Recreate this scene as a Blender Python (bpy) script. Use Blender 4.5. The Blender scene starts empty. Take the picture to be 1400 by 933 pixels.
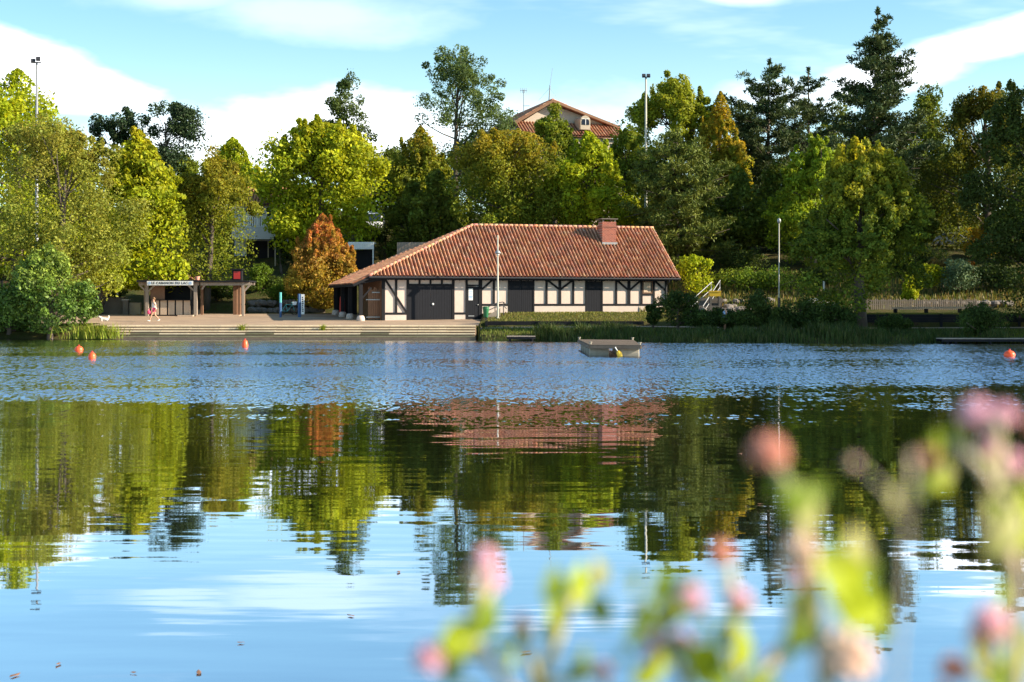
import bpy, math, random
import numpy as np
from mathutils import Vector, Matrix
R = math.radians
scene = bpy.context.scene
COL = scene.collection
F, HZ, CAMZ = 1944.0, 415.0, 2.5          # focal length in photo pixels, horizon row, eye height above the lake

# ------------------------------------------------------------------ camera
cam_d = bpy.data.cameras.new('camera')
cam_d.lens = 50.0; cam_d.sensor_width = 36.0; cam_d.sensor_fit = 'HORIZONTAL'
cam_d.shift_y = -(466.5 - HZ) / 1400.0
cam_d.clip_start = 0.05; cam_d.clip_end = 4000
cam_d.dof.use_dof = True; cam_d.dof.focus_distance = 100.0; cam_d.dof.aperture_fstop = 5.2
cam = bpy.data.objects.new('camera', cam_d); COL.objects.link(cam)
cam.location = (0, 0, CAMZ); cam.rotation_euler = (R(90), 0, 0)
scene.camera = cam

# ------------------------------------------------------------------ sun and sky
SUN_EL, SUN_FRONT = 25.0, 9.0              # sun to the right of the view, a little on the viewer's side
sdir = Vector((math.cos(R(SUN_FRONT)) * math.cos(R(SUN_EL)), -math.sin(R(SUN_FRONT)) * math.cos(R(SUN_EL)), math.sin(R(SUN_EL))))
sun_d = bpy.data.lights.new('sun', 'SUN'); sun_d.energy = 5.0; sun_d.angle = R(0.5); sun_d.color = (1.0, 0.86, 0.66)
sun = bpy.data.objects.new('sun', sun_d); COL.objects.link(sun)
sun.rotation_euler = sdir.to_track_quat('Z', 'Y').to_euler(); sun.location = (60, -10, 60)
scene.view_settings.view_transform = 'Standard'; scene.view_settings.look = 'None'
scene.view_settings.exposure = 1.32; scene.view_settings.gamma = 1.0; scene.view_settings.use_curve_mapping = False
scene.cycles.max_bounces = 8; scene.cycles.transparent_max_bounces = 8
scene.cycles.use_denoising = True

class NT:
    """small helper to write node trees"""
    def __init__(s, tree): s.t = tree; s.n = tree.nodes; s.l = tree.links
    def node(s, kind, **kw):
        x = s.n.new(kind)
        for k, v in kw.items(): setattr(x, k, v)
        return x
    def put(s, sock, v):
        if v is None: return
        if isinstance(v, bpy.types.NodeSocket): s.l.new(v, sock)
        else: sock.default_value = v
    def math(s, op, a, b=None, c=None, clamp=False):
        x = s.node('ShaderNodeMath', operation=op, use_clamp=clamp)
        s.put(x.inputs[0], a); s.put(x.inputs[1], b); s.put(x.inputs[2], c)
        return x.outputs[0]
    def step(s, lo, hi, v):
        x = s.node('ShaderNodeMapRange', interpolation_type='SMOOTHSTEP')
        s.put(x.inputs['Value'], v); s.put(x.inputs['From Min'], lo); s.put(x.inputs['From Max'], hi)
        return x.outputs[0]
    def mix(s, f, a, b, mode='MIX'):
        x = s.node('ShaderNodeMix', data_type='RGBA', blend_type=mode)
        s.put(x.inputs[0], f); s.put(x.inputs[6], a); s.put(x.inputs[7], b)
        return x.outputs[2]
    def noise(s, vec, scale, detail=3, rough=.55, out=0, dims='3D'):
        x = s.node('ShaderNodeTexNoise', noise_dimensions=dims)
        s.put(x.inputs['Vector'], vec); x.inputs['Scale'].default_value = scale
        x.inputs['Detail'].default_value = detail; x.inputs['Roughness'].default_value = rough
        return x.outputs[out]
    def combine(s, a, b, c):
        x = s.node('ShaderNodeCombineXYZ'); s.put(x.inputs[0], a); s.put(x.inputs[1], b); s.put(x.inputs[2], c)
        return x.outputs[0]

world = bpy.data.worlds.new('World'); scene.world = world; world.use_nodes = True
wt = NT(world.node_tree); wt.n.clear()
sky = wt.node('ShaderNodeTexSky', sky_type='NISHITA', sun_disc=False)
sky.sun_elevation = R(SUN_EL); sky.sun_rotation = R(90 + SUN_FRONT)
sky.air_density = 1.0; sky.dust_density = 0.3; sky.ozone_density = 2.2
tc = wt.node('ShaderNodeTexCoord'); sx = wt.node('ShaderNodeSeparateXYZ'); wt.l.new(tc.outputs['Generated'], sx.inputs[0])
ydiv = wt.math('ADD', wt.math('ABSOLUTE', sx.outputs[1]), .05)
cu = wt.math('DIVIDE', sx.outputs[0], ydiv); cw = wt.math('DIVIDE', sx.outputs[2], ydiv)
nv = wt.combine(wt.math('MULTIPLY', cu, 1.0), wt.math('MULTIPLY', cw, 2.6), 0.0)
n1 = wt.noise(nv, 5.0, 5, .6); n2 = wt.noise(nv, 16.0, 4, .6)
wob = wt.math('ADD', wt.math('MULTIPLY', wt.math('SUBTRACT', n1, .5), 1.7), wt.math('MULTIPLY', wt.math('SUBTRACT', n2, .5), 0.7))
cloud = 0.0
for (px, py, rx, ry, amp, tilt) in [(10, 92, 150, 36, 1.0, .22), (110, 130, 110, 32, 1.0, .15), (330, 215, 200, 50, .6, 0), (470, 190, 150, 52, .75, 0),
                              (440, 40, 170, 34, .22, .05), (270, 18, 130, 22, .2, 0), (560, 195, 110, 42, .55, 0), (720, 190, 260, 55, .3, 0),
                              (1330, 72, 130, 24, .9, -.2), (1190, 118, 110, 26, .7, -.2), (1060, 145, 90, 26, .4, 0), (800, 6, 130, 12, .25, 0), (1000, 18, 60, 10, .3, 0)]:
    u0, w0 = (px - 700) / F, (HZ - py) / F
    du = wt.math('SUBTRACT', cu, u0)
    dw = wt.math('ADD', wt.math('SUBTRACT', cw, w0), wt.math('MULTIPLY', du, tilt))
    a = wt.math('POWER', wt.math('DIVIDE', du, rx / F), 2.0); b = wt.math('POWER', wt.math('ABSOLUTE', wt.math('DIVIDE', dw, ry / F)), 2.0)
    d = wt.math('ADD', wt.math('SQRT', wt.math('ADD', a, b)), wob)
    m = wt.math('MULTIPLY', wt.step(1.45, .25, d), amp)
    cloud = m if cloud == 0.0 else wt.math('MAXIMUM', cloud, m)
# thin high cirrus above the picture, seen in the lake
nv2 = wt.combine(wt.math('MULTIPLY', cu, 1.0), wt.math('MULTIPLY', cw, 5.0), 3.0)
cir = wt.math('MULTIPLY', wt.step(.52, .72, wt.noise(nv2, 3.2, 5, .6)), .18)
cloud = wt.math('MAXIMUM', cloud, wt.math('MULTIPLY', cir, wt.step(.0, .25, cw)))
tint = wt.mix(1.0, sky.outputs[0], (0.84, 1.04, 0.98, 1), 'MULTIPLY')
veil = wt.math('MULTIPLY', wt.step(.21, .05, cw), .16)
cloud = wt.math('MAXIMUM', cloud, veil)
skyc = wt.mix(cloud, tint, (11.5, 11.4, 11.6, 1))
bg = wt.node('ShaderNodeBackground'); wt.l.new(skyc, bg.inputs[0]); bg.inputs[1].default_value = 0.092
wo = wt.node('ShaderNodeOutputWorld'); wt.l.new(bg.outputs[0], wo.inputs[0])

# ------------------------------------------------------------------ materials
def material(name):
    m = bpy.data.materials.new(name); m.use_nodes = True
    t = NT(m.node_tree); t.n.clear()
    out = t.node('ShaderNodeOutputMaterial'); p = t.node('ShaderNodeBsdfPrincipled')
    t.l.new(p.outputs[0], out.inputs[0])
    return m, t, p, out

def plain(name, col, rough=.75, var=.25, scale=3.0, bump=0.0, metal=0.0, stretch=(1, 1, 1), attr=False, spec=.4):
    """one base colour broken up by two sizes of noise"""
    m, t, p, out = material(name)
    co = t.node('ShaderNodeTexCoord'); mp = t.node('ShaderNodeMapping'); mp.inputs['Scale'].default_value = stretch
    t.l.new(co.outputs['Object'], mp.inputs[0])
    n = t.math('ADD', t.math('MULTIPLY', t.noise(mp.outputs[0], scale, 5, .6), .6), t.math('MULTIPLY', t.noise(mp.outputs[0], scale * 7, 3, .6), .4))
    f = t.math('ADD', t.math('MULTIPLY', t.math('SUBTRACT', n, .5), var * 4), 1.0)
    base = (col[0], col[1], col[2], 1)
    if attr:
        at = t.node('ShaderNodeAttribute', attribute_name='tint'); base = at.outputs['Color']
    x = t.mix(1.0, base, t.combine(f, f, f), 'MULTIPLY')
    t.l.new(x, p.inputs['Base Color'])
    p.inputs['Roughness'].default_value = rough; p.inputs['Metallic'].default_value = metal
    p.inputs['Specular IOR Level'].default_value = spec
    if bump:
        b = t.node('ShaderNodeBump'); b.inputs['Strength'].default_value = bump; b.inputs['Distance'].default_value = .02
        t.l.new(n, b.inputs['Height']); t.l.new(b.outputs[0], p.inputs['Normal'])
    return m

def leaf_material(name, trans=.42, gloss=.12):
    m, t, p, out = material(name)
    at = t.node('ShaderNodeAttribute', attribute_name='tint')
    t.l.new(at.outputs['Color'], p.inputs['Base Color']); p.inputs['Roughness'].default_value = .55
    p.inputs['Specular IOR Level'].default_value = gloss
    tr = t.node('ShaderNodeBsdfTranslucent')
    t.l.new(t.mix(1.0, at.outputs['Color'], (1.25, 1.15, .5, 1), 'MULTIPLY'), tr.inputs[0])
    mx = t.node('ShaderNodeMixShader'); mx.inputs[0].default_value = trans
    t.l.new(p.outputs[0], mx.inputs[1]); t.l.new(tr.outputs[0], mx.inputs[2]); t.l.new(mx.outputs[0], out.inputs[0])
    return m

M = {}
M['leaf'] = leaf_material('leaf'); M['needle'] = leaf_material('needle', .12, .1); M['glossy_leaf'] = leaf_material('glossy_leaf', .25, .28)
M['blade'] = leaf_material('blade', .25, .2)
M['bark'] = plain('bark', (.09, .07, .055), .9, .3, 4, .5, stretch=(3, 3, .6))
M['pale_bark'] = plain('pale_bark', (.24, .21, .18), .85, .3, 3, .3)
M['stucco'] = plain('stucco', (.60, .475, .41), .85, .13, 1.1, .2, stretch=(1, 1, .35))
M['stucco_plinth'] = plain('stucco_plinth', (.55, .455, .40), .85, .14, 1.0, .15)
M['dark_timber'] = plain('dark_timber', (.013, .013, .016), .8, .3, 2, .3, spec=.2, stretch=(1, 1, .3))
M['door_paint'] = plain('door_paint', (.012, .013, .018), .75, .2, 3, .1, spec=.2)
M['tile'] = plain('tile', (.5, .2, .12), .85, .24, .55, .2, attr=True)
M['mortar'] = plain('mortar', (.50, .30, .20), .9, .2, 4, .2)
M['grey_wood'] = plain('grey_wood', (.29, .235, .19), .85, .25, 2, .3, stretch=(4, 4, .5))
M['tan_panel'] = plain('tan_panel', (.54, .40, .29), .8, .15, 2, .1)
M['brown_wood'] = plain('brown_wood', (.20, .105, .06), .8, .25, 2, .2)
M['black'] = plain('black', (.012, .012, .014), .6, .2, 2)
M['white_paint'] = plain('white_paint', (.78, .78, .76), .5, .06, 2)
M['pole_paint'] = plain('pole_paint', (.42, .40, .33), .45, .08, 2)
M['grey_metal'] = plain('grey_metal', (.30, .31, .32), .45, .1, 3, metal=.3)
M['dark_metal'] = plain('dark_metal', (.03, .03, .035), .45, .1, 3)
M['green_plastic'] = plain('green_plastic', (.03, .16, .07), .45, .12, 3)
M['turquoise_paint'] = plain('turquoise_paint', (.10, .42, .42), .5, .1, 2)
M['blue_paint'] = plain('blue_paint', (.03, .09, .22), .5, .1, 2)
M['red_paint'] = plain('red_paint', (.45, .025, .02), .5, .12, 2)
M['buoy'] = plain('buoy', (.85, .10, .03), .35, .12, 4)
M['yellow_paint'] = plain('yellow_paint', (.75, .46, .04), .5, .12, 4)
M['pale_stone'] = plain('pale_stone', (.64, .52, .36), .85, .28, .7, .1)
M['wet_stone'] = plain('wet_stone', (.17, .15, .08), .5, .4, 1.2, .2)
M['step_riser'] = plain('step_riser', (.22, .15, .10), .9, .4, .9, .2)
M['concrete'] = plain('concrete', (.42, .36, .28), .9, .16, .8, .2)
M['float_plastic'] = plain('float_plastic', (.27, .24, .19), .6, .35, 3)
M['stone'] = plain('stone', (.16, .14, .125), .9, .3, 2.2, .6)
M['dark_stone'] = plain('dark_stone', (.13, .115, .10), .9, .3, 1.5, .6)
M['render_wall'] = plain('render_wall', (.46, .40, .33), .85, .08, .7, .1)
M['weathered_deck'] = plain('weathered_deck', (.15, .11, .08), .9, .35, 1.5, .3)
M['pale_wall'] = plain('pale_wall', (.55, .55, .56), .85, .06, .7, .1)
M['skin'] = plain('skin', (.55, .30, .20), .55, .05, 5)
M['hair'] = plain('hair', (.16, .085, .035), .6, .2, 12)
M['white_cloth'] = plain('white_cloth', (.80, .78, .75), .85, .06, 8)
M['pink_cloth'] = plain('pink_cloth', (.75, .09, .20), .8, .15, 8)
M['blue_cloth'] = plain('blue_cloth', (.30, .42, .62), .85, .1, 8)
M['navy_cloth'] = plain('navy_cloth', (.03, .05, .12), .85, .1, 8)
M['white_fur'] = plain('white_fur', (.76, .72, .64), .9, .12, 14, .4)
M['petal'] = plain('petal', (.88, .50, .60), .6, .12, 300)
M['red_bud'] = plain('red_bud', (.72, .32, .24), .6, .15, 300)
M['cream_petal'] = plain('cream_petal', (.88, .64, .52), .6, .12, 300)
M['green_leaf'] = leaf_material('green_leaf', .45, .3)
M['stem'] = plain('stem', (.46, .42, .20), .6, .15, 90)
M['pale_stem'] = plain('pale_stem', (.62, .50, .36), .6, .12, 90)
M['car_paint_white'] = plain('car_paint_white', (.72, .73, .75), .3, .03, 2, spec=.6)
M['car_paint_silver'] = plain('car_paint_silver', (.40, .44, .50), .25, .03, 2, metal=.5)
M['rubber'] = plain('rubber', (.02, .02, .02), .8, .1, 5)
m, t, p, out = material('window_glass'); p.inputs['Base Color'].default_value = (.02, .03, .05, 1); p.inputs['Roughness'].default_value = .08; M['glass'] = m
m, t, p, out = material('lamp_glass'); p.inputs['Base Color'].default_value = (.6, .62, .62, 1); p.inputs['Roughness'].default_value = .2; M['lamp_glass'] = m

# brick
m, t, p, out = material('brick')
co = t.node('ShaderNodeTexCoord'); mp = t.node('ShaderNodeMapping'); mp.inputs['Rotation'].default_value = (R(90), 0, 0)
t.l.new(co.outputs['Object'], mp.inputs[0])
bt = t.node('ShaderNodeTexBrick'); bt.inputs['Color1'].default_value = (.30, .075, .045, 1); bt.inputs['Color2'].default_value = (.19, .05, .035, 1)
bt.inputs['Mortar'].default_value = (.30, .20, .15, 1); bt.inputs['Scale'].default_value = 1.0
bt.inputs['Brick Width'].default_value = .24; bt.inputs['Row Height'].default_value = .1; bt.inputs['Mortar Size'].default_value = .008
t.l.new(mp.outputs[0], bt.inputs[0]); t.l.new(bt.outputs[0], p.inputs['Base Color']); p.inputs['Roughness'].default_value = .9
M['brick'] = m

# ground: dry grass, earth and leaf litter
m, t, p, out = material('ground_cover')
g = t.node('ShaderNodeNewGeometry')
na = t.noise(g.outputs['Position'], .35, 5, .6); nb = t.noise(g.outputs['Position'], 2.6, 5, .65); nc = t.noise(g.outputs['Position'], 14, 3, .6)
c1 = t.mix(t.step(.40, .62, na), (.045, .055, .014, 1), (.085, .075, .025, 1))
c2 = t.mix(t.step(.52, .66, nb), c1, (.075, .05, .028, 1))
f = t.math('ADD', t.math('MULTIPLY', nc, 1.2), .4)
t.l.new(t.mix(1.0, c2, t.combine(f, f, f), 'MULTIPLY'), p.inputs['Base Color']); p.inputs['Roughness'].default_value = 1.0
p.inputs['Specular IOR Level'].default_value = .1
b = t.node('ShaderNodeBump'); b.inputs['Strength'].default_value = .9; b.inputs['Distance'].default_value = .12
t.l.new(t.math('ADD', nb, nc), b.inputs['Height']); t.l.new(b.outputs[0], p.inputs['Normal']); M['ground'] = m
# plaza: worn sandy surfacing
m, t, p, out = material('sandy_paving')
g = t.node('ShaderNodeNewGeometry'); mp = t.node('ShaderNodeMapping'); mp.inputs['Scale'].default_value = (.35, 1.3, 1); t.l.new(g.outputs['Position'], mp.inputs[0])
na = t.noise(mp.outputs[0], .9, 5, .65); nb = t.noise(g.outputs['Position'], 9, 3, .6)
c1 = t.mix(t.step(.35, .68, na), (.24, .165, .115, 1), (.40, .28, .18, 1))
f = t.math('ADD', t.math('MULTIPLY', nb, .8), .6)
t.l.new(t.mix(1.0, c1, t.combine(f, f, f), 'MULTIPLY'), p.inputs['Base Color']); p.inputs['Roughness'].default_value = .95; M['paving'] = m
# asphalt
M['asphalt'] = plain('asphalt', (.055, .055, .058), .9, .2, 1.5, .2)

# water: fresnel mirror over murky green water; facets from two scales of ripple
m, t, p, out = material('lake_water')
g = t.node('ShaderNodeNewGeometry'); sp = t.node('ShaderNodeSeparateXYZ'); t.l.new(g.outputs['Position'], sp.inputs[0])
X, Y = sp.outputs[0], sp.outputs[1]
def stretched(sxx, syy, z): return t.combine(t.math('MULTIPLY', X, sxx), t.math('MULTIPLY', Y, syy), z)
edge = t.math('ADD', Y, t.math('MULTIPLY', t.math('SUBTRACT', t.noise(stretched(.07, .16, 1.0), 1.0, 5, .65), .5), 30.0))
edge = t.math('SUBTRACT', edge, t.math('MULTIPLY', X, .05))
breeze = t.step(27.0, 52.0, edge)
shore_calm = t.step(96.0, 87.0, t.math('ADD', t.math('ADD', Y, t.math('MULTIPLY', X, .14)), t.math('MULTIPLY', t.math('SUBTRACT', t.noise(stretched(.03, .1, 5.0), 1.0, 2), .5), 8.0)))
patch = t.step(.30, .62, t.noise(stretched(.035, .11, 9.0), 1.0, 4, .6))
left_calm = t.math('ADD', .45, t.math('MULTIPLY', t.step(-26.0, -6.0, X), .55))
breeze = t.math('MULTIPLY', t.math('MULTIPLY', breeze, shore_calm), t.math('MULTIPLY', left_calm, t.math('ADD', .3, t.math('MULTIPLY', patch, .7))))
r1 = t.node('ShaderNodeSeparateColor'); t.l.new(t.noise(stretched(5.0, 1.7, 0.0), 1.0, 3, .6, 1), r1.inputs[0])
r2 = t.node('ShaderNodeSeparateColor'); t.l.new(t.noise(stretched(.55, 3.6, 4.0), 1.0, 3, .6, 1), r2.inputs[0])
r3 = t.node('ShaderNodeSeparateColor'); t.l.new(t.noise(stretched(.10, .55, 7.0), 1.0, 2, .5, 1), r3.inputs[0])
def cen(v, a): return t.math('MULTIPLY', t.math('SUBTRACT', v, .5), a)
calm_y = t.math('ADD', cen(r2.outputs[1], .042), cen(r3.outputs[1], .010))
calm_x = cen(r2.outputs[0], .008)
big_y = t.math('MULTIPLY', t.math('POWER', t.math('ABSOLUTE', cen(r1.outputs[1], 2.0)), 1.0), t.math('MULTIPLY', breeze, -1.75))
big_x = t.math('MULTIPLY', cen(r1.outputs[0], .3), breeze)
nrm = t.node('ShaderNodeVectorMath', operation='NORMALIZE')
t.l.new(t.combine(t.math('ADD', calm_x, big_x), t.math('ADD', calm_y, big_y), 1.0), nrm.inputs[0])
t.n.remove(p)
gl = t.node('ShaderNodeBsdfGlossy'); gl.inputs['Color'].default_value = (.86, .90, .99, 1); gl.inputs['Roughness'].default_value = .02
df = t.node('ShaderNodeBsdfDiffuse'); df.inputs['Color'].default_value = (.035, .038, .016, 1)
lw = t.node('ShaderNodeLayerWeight'); lw.inputs['Blend'].default_value = .5
t.l.new(nrm.outputs[0], gl.inputs['Normal']); t.l.new(nrm.outputs[0], lw.inputs['Normal'])
fac = t.math('ADD', .62, t.math('MULTIPLY', lw.outputs['Facing'], .36), clamp=True)
mx = t.node('ShaderNodeMixShader'); t.l.new(fac, mx.inputs[0]); t.l.new(df.outputs[0], mx.inputs[1]); t.l.new(gl.outputs[0], mx.inputs[2]); t.l.new(mx.outputs[0], out.inputs[0])
M['water'] = m

# ------------------------------------------------------------------ mesh building
class MB:
    def __init__(s): s.v = []; s.f = []; s.mi = []; s.c = []
    def add(s, vs, fs, mi=0, col=None):
        o = len(s.v); s.v.extend([tuple(x) for x in vs])
        for k, f in enumerate(fs):
            s.f.append(tuple(i + o for i in f)); s.mi.append(mi)
            s.c.append(col[k] if isinstance(col, list) else (col or (.28, .12, .075)))
        return s
    def box(s, c, d, rz=0.0, mi=0, col=None, tilt=None):
        hx, hy, hz = d[0] / 2, d[1] / 2, d[2] / 2
        mt = Matrix.Rotation(rz, 3, 'Z')
        if tilt: mt = mt @ Matrix.Rotation(tilt[0], 3, 'X') @ Matrix.Rotation(tilt[1], 3, 'Y')
        vs = [Vector(c) + mt @ Vector((a * hx, b * hy, e * hz)) for a in (-1, 1) for b in (-1, 1) for e in (-1, 1)]
        return s.add(vs, [(0, 1, 3, 2), (4, 6, 7, 5), (0, 4, 5, 1), (2, 3, 7, 6), (0, 2, 6, 4), (1, 5, 7, 3)], mi, col)
    def span(s, lo, hi, mi=0, col=None):
        return s.box([(a + b) / 2 for a, b in zip(lo, hi)], [b - a for a, b in zip(lo, hi)], 0, mi, col)
    def beam(s, p, q, w, h, mi=0, up=(0, 0, 1)):
        p, q = Vector(p), Vector(q); d = (q - p).normalized(); up = Vector(up)
        if abs(d.dot(up)) > .99: up = Vector((0, 1, 0))
        a = d.cross(up).normalized(); b = a.cross(d)
        vs = [e + a * i * w / 2 + b * j * h / 2 for e in (p, q) for i in (-1, 1) for j in (-1, 1)]
        return s.add(vs, [(0, 1, 3, 2), (4, 6, 7, 5), (0, 4, 5, 1), (2, 3, 7, 6), (0, 2, 6, 4), (1, 5, 7, 3)], mi)
    def tube(s, pts, rad, n=8, mi=0, cap=True, col=None):
        pts = [Vector(p) for p in pts]
        if not hasattr(rad, '__len__'): rad = [rad] * len(pts)
        vs, fs = [], []
        a = None
        for i, p in enumerate(pts):
            d = (pts[min(i + 1, len(pts) - 1)] - pts[max(i - 1, 0)]).normalized()
            if a is None:
                a = d.cross(Vector((0, 0, 1)) if abs(d.z) < .9 else Vector((0, 1, 0))).normalized()
            else: a = (a - d * a.dot(d)).normalized()
            b = d.cross(a)
            for k in range(n):
                th = 2 * math.pi * k / n; vs.append(p + (a * math.cos(th) + b * math.sin(th)) * rad[i])
        for i in range(len(pts) - 1):
            for k in range(n):
                k2 = (k + 1) % n; fs.append((i * n + k, i * n + k2, (i + 1) * n + k2, (i + 1) * n + k))
        if cap: fs.append(tuple(range(n - 1, -1, -1))); fs.append(tuple((len(pts) - 1) * n + k for k in range(n)))
        return s.add(vs, fs, mi, col)
    def lathe(s, prof, c=(0, 0, 0), n=20, mi=0, axis=None):
        """prof: (radius, height) pairs"""
        mt = Matrix.Identity(3) if axis is None else Vector(axis).to_track_quat('Z', 'Y').to_matrix()
        vs, fs = [], []
        for r, h in prof:
            for k in range(n):
                th = 2 * math.pi * k / n; vs.append(Vector(c) + mt @ Vector((r * math.cos(th), r * math.sin(th), h)))
        for i in range(len(prof) - 1):
            for k in range(n):
                k2 = (k + 1) % n; fs.append((i * n + k, i * n + k2, (i + 1) * n + k2, (i + 1) * n + k))
        fs.append(tuple(range(n - 1, -1, -1))); fs.append(tuple((len(prof) - 1) * n + k for k in range(n)))
        return s.add(vs, fs, mi)
    def ball(s, c, r, n=12, mi=0, m=None):
        rr = r if hasattr(r, '__len__') else (r, r, r)
        vs, fs = [], []; k2 = n // 2
        for i in range(1, k2):
            ph = math.pi * i / k2
            for j in range(n):
                th = 2 * math.pi * j / n
                v = Vector((rr[0] * math.sin(ph) * math.cos(th), rr[1] * math.sin(ph) * math.sin(th), rr[2] * math.cos(ph)))
                vs.append(Vector(c) + (m @ v if m else v))
        t_, b_ = Vector((0, 0, rr[2])), Vector((0, 0, -rr[2]))
        vs.append(Vector(c) + (m @ t_ if m else t_)); vs.append(Vector(c) + (m @ b_ if m else b_))
        T, B = len(vs) - 2, len(vs) - 1
        for i in range(k2 - 2):
            for j in range(n): fs.append((i * n + j, (i + 1) * n + j, (i + 1) * n + (j + 1) % n, i * n + (j + 1) % n))
        for j in range(n):
            fs.append((T, j, (j + 1) % n)); q = (k2 - 2) * n; fs.append((B, q + (j + 1) % n, q + j))
        return s.add(vs, fs, mi)
    def prism(s, poly, axis, a, b, mi=0):
        """poly: 2-D outline; axis 0/1/2: extrusion axis from a to b"""
        def mk(p, h):
            return {0: (h, p[0], p[1]), 1: (p[0], h, p[1]), 2: (p[0], p[1], h)}[axis]
        n = len(poly); vs = [mk(p, a) for p in poly] + [mk(p, b) for p in poly]
        fs = [tuple(range(n))[::-1], tuple(range(n, 2 * n))] + [(i, (i + 1) % n, (i + 1) % n + n, i + n) for i in range(n)]
        return s.add(vs, fs, mi)
    def build(s, name, mats, parent=None, smooth=False, bevel=0.0):
        me = bpy.data.meshes.new(name); me.from_pydata(s.v, [], s.f)
        for mm in (mats if isinstance(mats, (list, tuple)) else [mats]): me.materials.append(mm)
        me.polygons.foreach_set('material_index', s.mi)
        at = me.attributes.new('tint', 'FLOAT_COLOR', 'FACE')
        at.data.foreach_set('color', np.array([(c[0], c[1], c[2], 1) for c in s.c], dtype=np.float32).ravel())
        if smooth: me.polygons.foreach_set('use_smooth', [True] * len(s.f))
        me.validate(); me.update()
        o = bpy.data.objects.new(name, me); COL.objects.link(o)
        if parent: o.parent = parent
        if bevel:
            bv = o.modifiers.new('bevel', 'BEVEL'); bv.width = bevel; bv.segments = 2; bv.limit_method = 'ANGLE'
        return o

def tag(o, label=None, cat=None, group=None, kind=None):
    if label: o['label'] = label
    if cat: o['category'] = cat
    if group: o['group'] = group
    if kind: o['kind'] = kind
    return o
def empty(name, loc, label, cat, group=None, rz=0.0):
    o = bpy.data.objects.new(name, None); COL.objects.link(o); o.location = loc; o.rotation_euler.z = rz
    return tag(o, label, cat, group)
def copy_tree(o, parent=None):
    c = o.copy(); COL.objects.link(c); c.parent = parent
    for ch in [x for x in COL.objects if x.parent == o]: copy_tree(ch, c)
    return c
def at(px, py, Y): return Vector(((px - 700) / F * Y, Y, CAMZ + (HZ - py) / F * Y))
def xat(px, Y): return (px - 700) / F * Y
def zat(py, Y): return CAMZ + (HZ - py) / F * Y

# ------------------------------------------------------------------ terrain
def shore(x): return np.interp(x, [-400, -60, -31, -28.9, -28.6, -2.7, -2.4, -1, 3, 10, 20, 31, 60, 400], [108, 104, 101.5, 100.5, 99, 99, 98.2, 97.2, 96, 94, 91, 88.5, 86, 80])
def wall_y(x): return np.interp(x, [-2, 10, 19, 60], [105.6, 105.6, 100.2, 100.2])
def smooth(a, b, v): q = np.clip((v - a) / (b - a), 0, 1); return q * q * (3 - 2 * q)
def ground(x, y):
    x = np.asarray(x, float); y = np.asarray(y, float)
    sh = shore(x); s = y - sh
    plaza = .92 + .0386 * (y - 101)
    left = np.where(y < 101.05, np.where(x < -28.7, np.interp(s, [-8, -.3, 0, .8, 2], [-1.6, -.3, .05, .45, .9]), np.interp(s, [-8, -.5, 0, 2], [-1.6, -.9, -.5, -.4])), plaza)
    left = np.where(x < -28.9, np.minimum(np.maximum(np.interp(s, [-8, 0, .8, 3], [-1.6, .03, .45, .95]), -2), np.where(s < 3, 9, plaza)), left)
    hl = np.interp(y, [119, 122, 123, 126, 140, 147, 158, 170, 200, 300, 650], [1.615, 1.75, 2.3, 3.0, 6.2, 9.3, 9.5, 12, 15, 21, 34])
    left = np.where(y > 119, hl, left)
    low = np.interp(s, [-8, -.3, 0, .7, 3, 8, 12], [-1.6, -.25, .02, .32, .5, .75, .82])
    wy = wall_y(x); ztop = np.interp(x, [10, 19], [1.10, 1.70])
    hi_a = np.interp(y, [105.6, 110.5, 119, 123, 126, 140, 147, 158, 170, 200, 300, 650], [1.10, 1.76, 1.85, 2.4, 3.0, 6.2, 9.3, 9.5, 12, 15, 21, 34])
    hi_b = np.interp(y, [100, 108, 111, 113, 117, 130, 147, 158, 170, 200, 300, 650], [1.70, 1.74, 1.80, 2.2, 3.1, 5.6, 9.0, 9.3, 12, 15, 21, 34])
    k = smooth(10, 19, x); hi = hi_a * (1 - k) + hi_b * k
    right = np.where(y > wy + .12, hi, low)
    z = np.where(x > -2.35, right, left)
    z = z - np.where(y > 140, .018 * np.clip(x, -60, 60), 0) * smooth(140, 147, y)
    near = np.interp(y, [-60, 1.6, 3.0, 4.6, 7], [1.6, 1.15, .9, -.3, -1.6])
    return np.where(y < 7, near, np.maximum(z, -1.6))
def gz(x, y): return float(ground(x, y))
xs = np.unique(np.concatenate([np.linspace(-500, -70, 22), np.arange(-70, 75, 1.0), np.linspace(75, 500, 22), [-28.95, -28.85, -2.4, -2.3]]))
ys = np.unique(np.concatenate([np.linspace(-60, 0, 5), np.arange(0, 8, .5), np.linspace(8, 80, 10), np.arange(80, 108, .3), np.arange(108, 130, .8), np.arange(130, 175, 1.7), np.linspace(175, 700, 22)]))
gx, gy = np.meshgrid(xs, ys, indexing='ij'); gzv = ground(gx, gy)
rs = np.random.default_rng(3)
gzv = gzv + np.where((gy > 126), rs.normal(0, .12, gzv.shape), 0) + np.where((gx > -2) & (gy > 90) & (gy < 126), rs.normal(0, .012, gzv.shape), 0)
nx, ny = gx.shape; idx = np.arange(nx * ny).reshape(nx, ny)
me = bpy.data.meshes.new('ground')
me.from_pydata(np.stack([gx, gy, gzv], -1).reshape(-1, 3).tolist(), [], np.stack([idx[:-1, :-1], idx[1:, :-1], idx[1:, 1:], idx[:-1, 1:]], -1).reshape(-1, 4).tolist())
me.materials.append(M['ground']); me.polygons.foreach_set('use_smooth', [True] * len(me.polygons))
o = bpy.data.objects.new('ground', me); COL.objects.link(o); tag(o, kind='structure')
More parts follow.
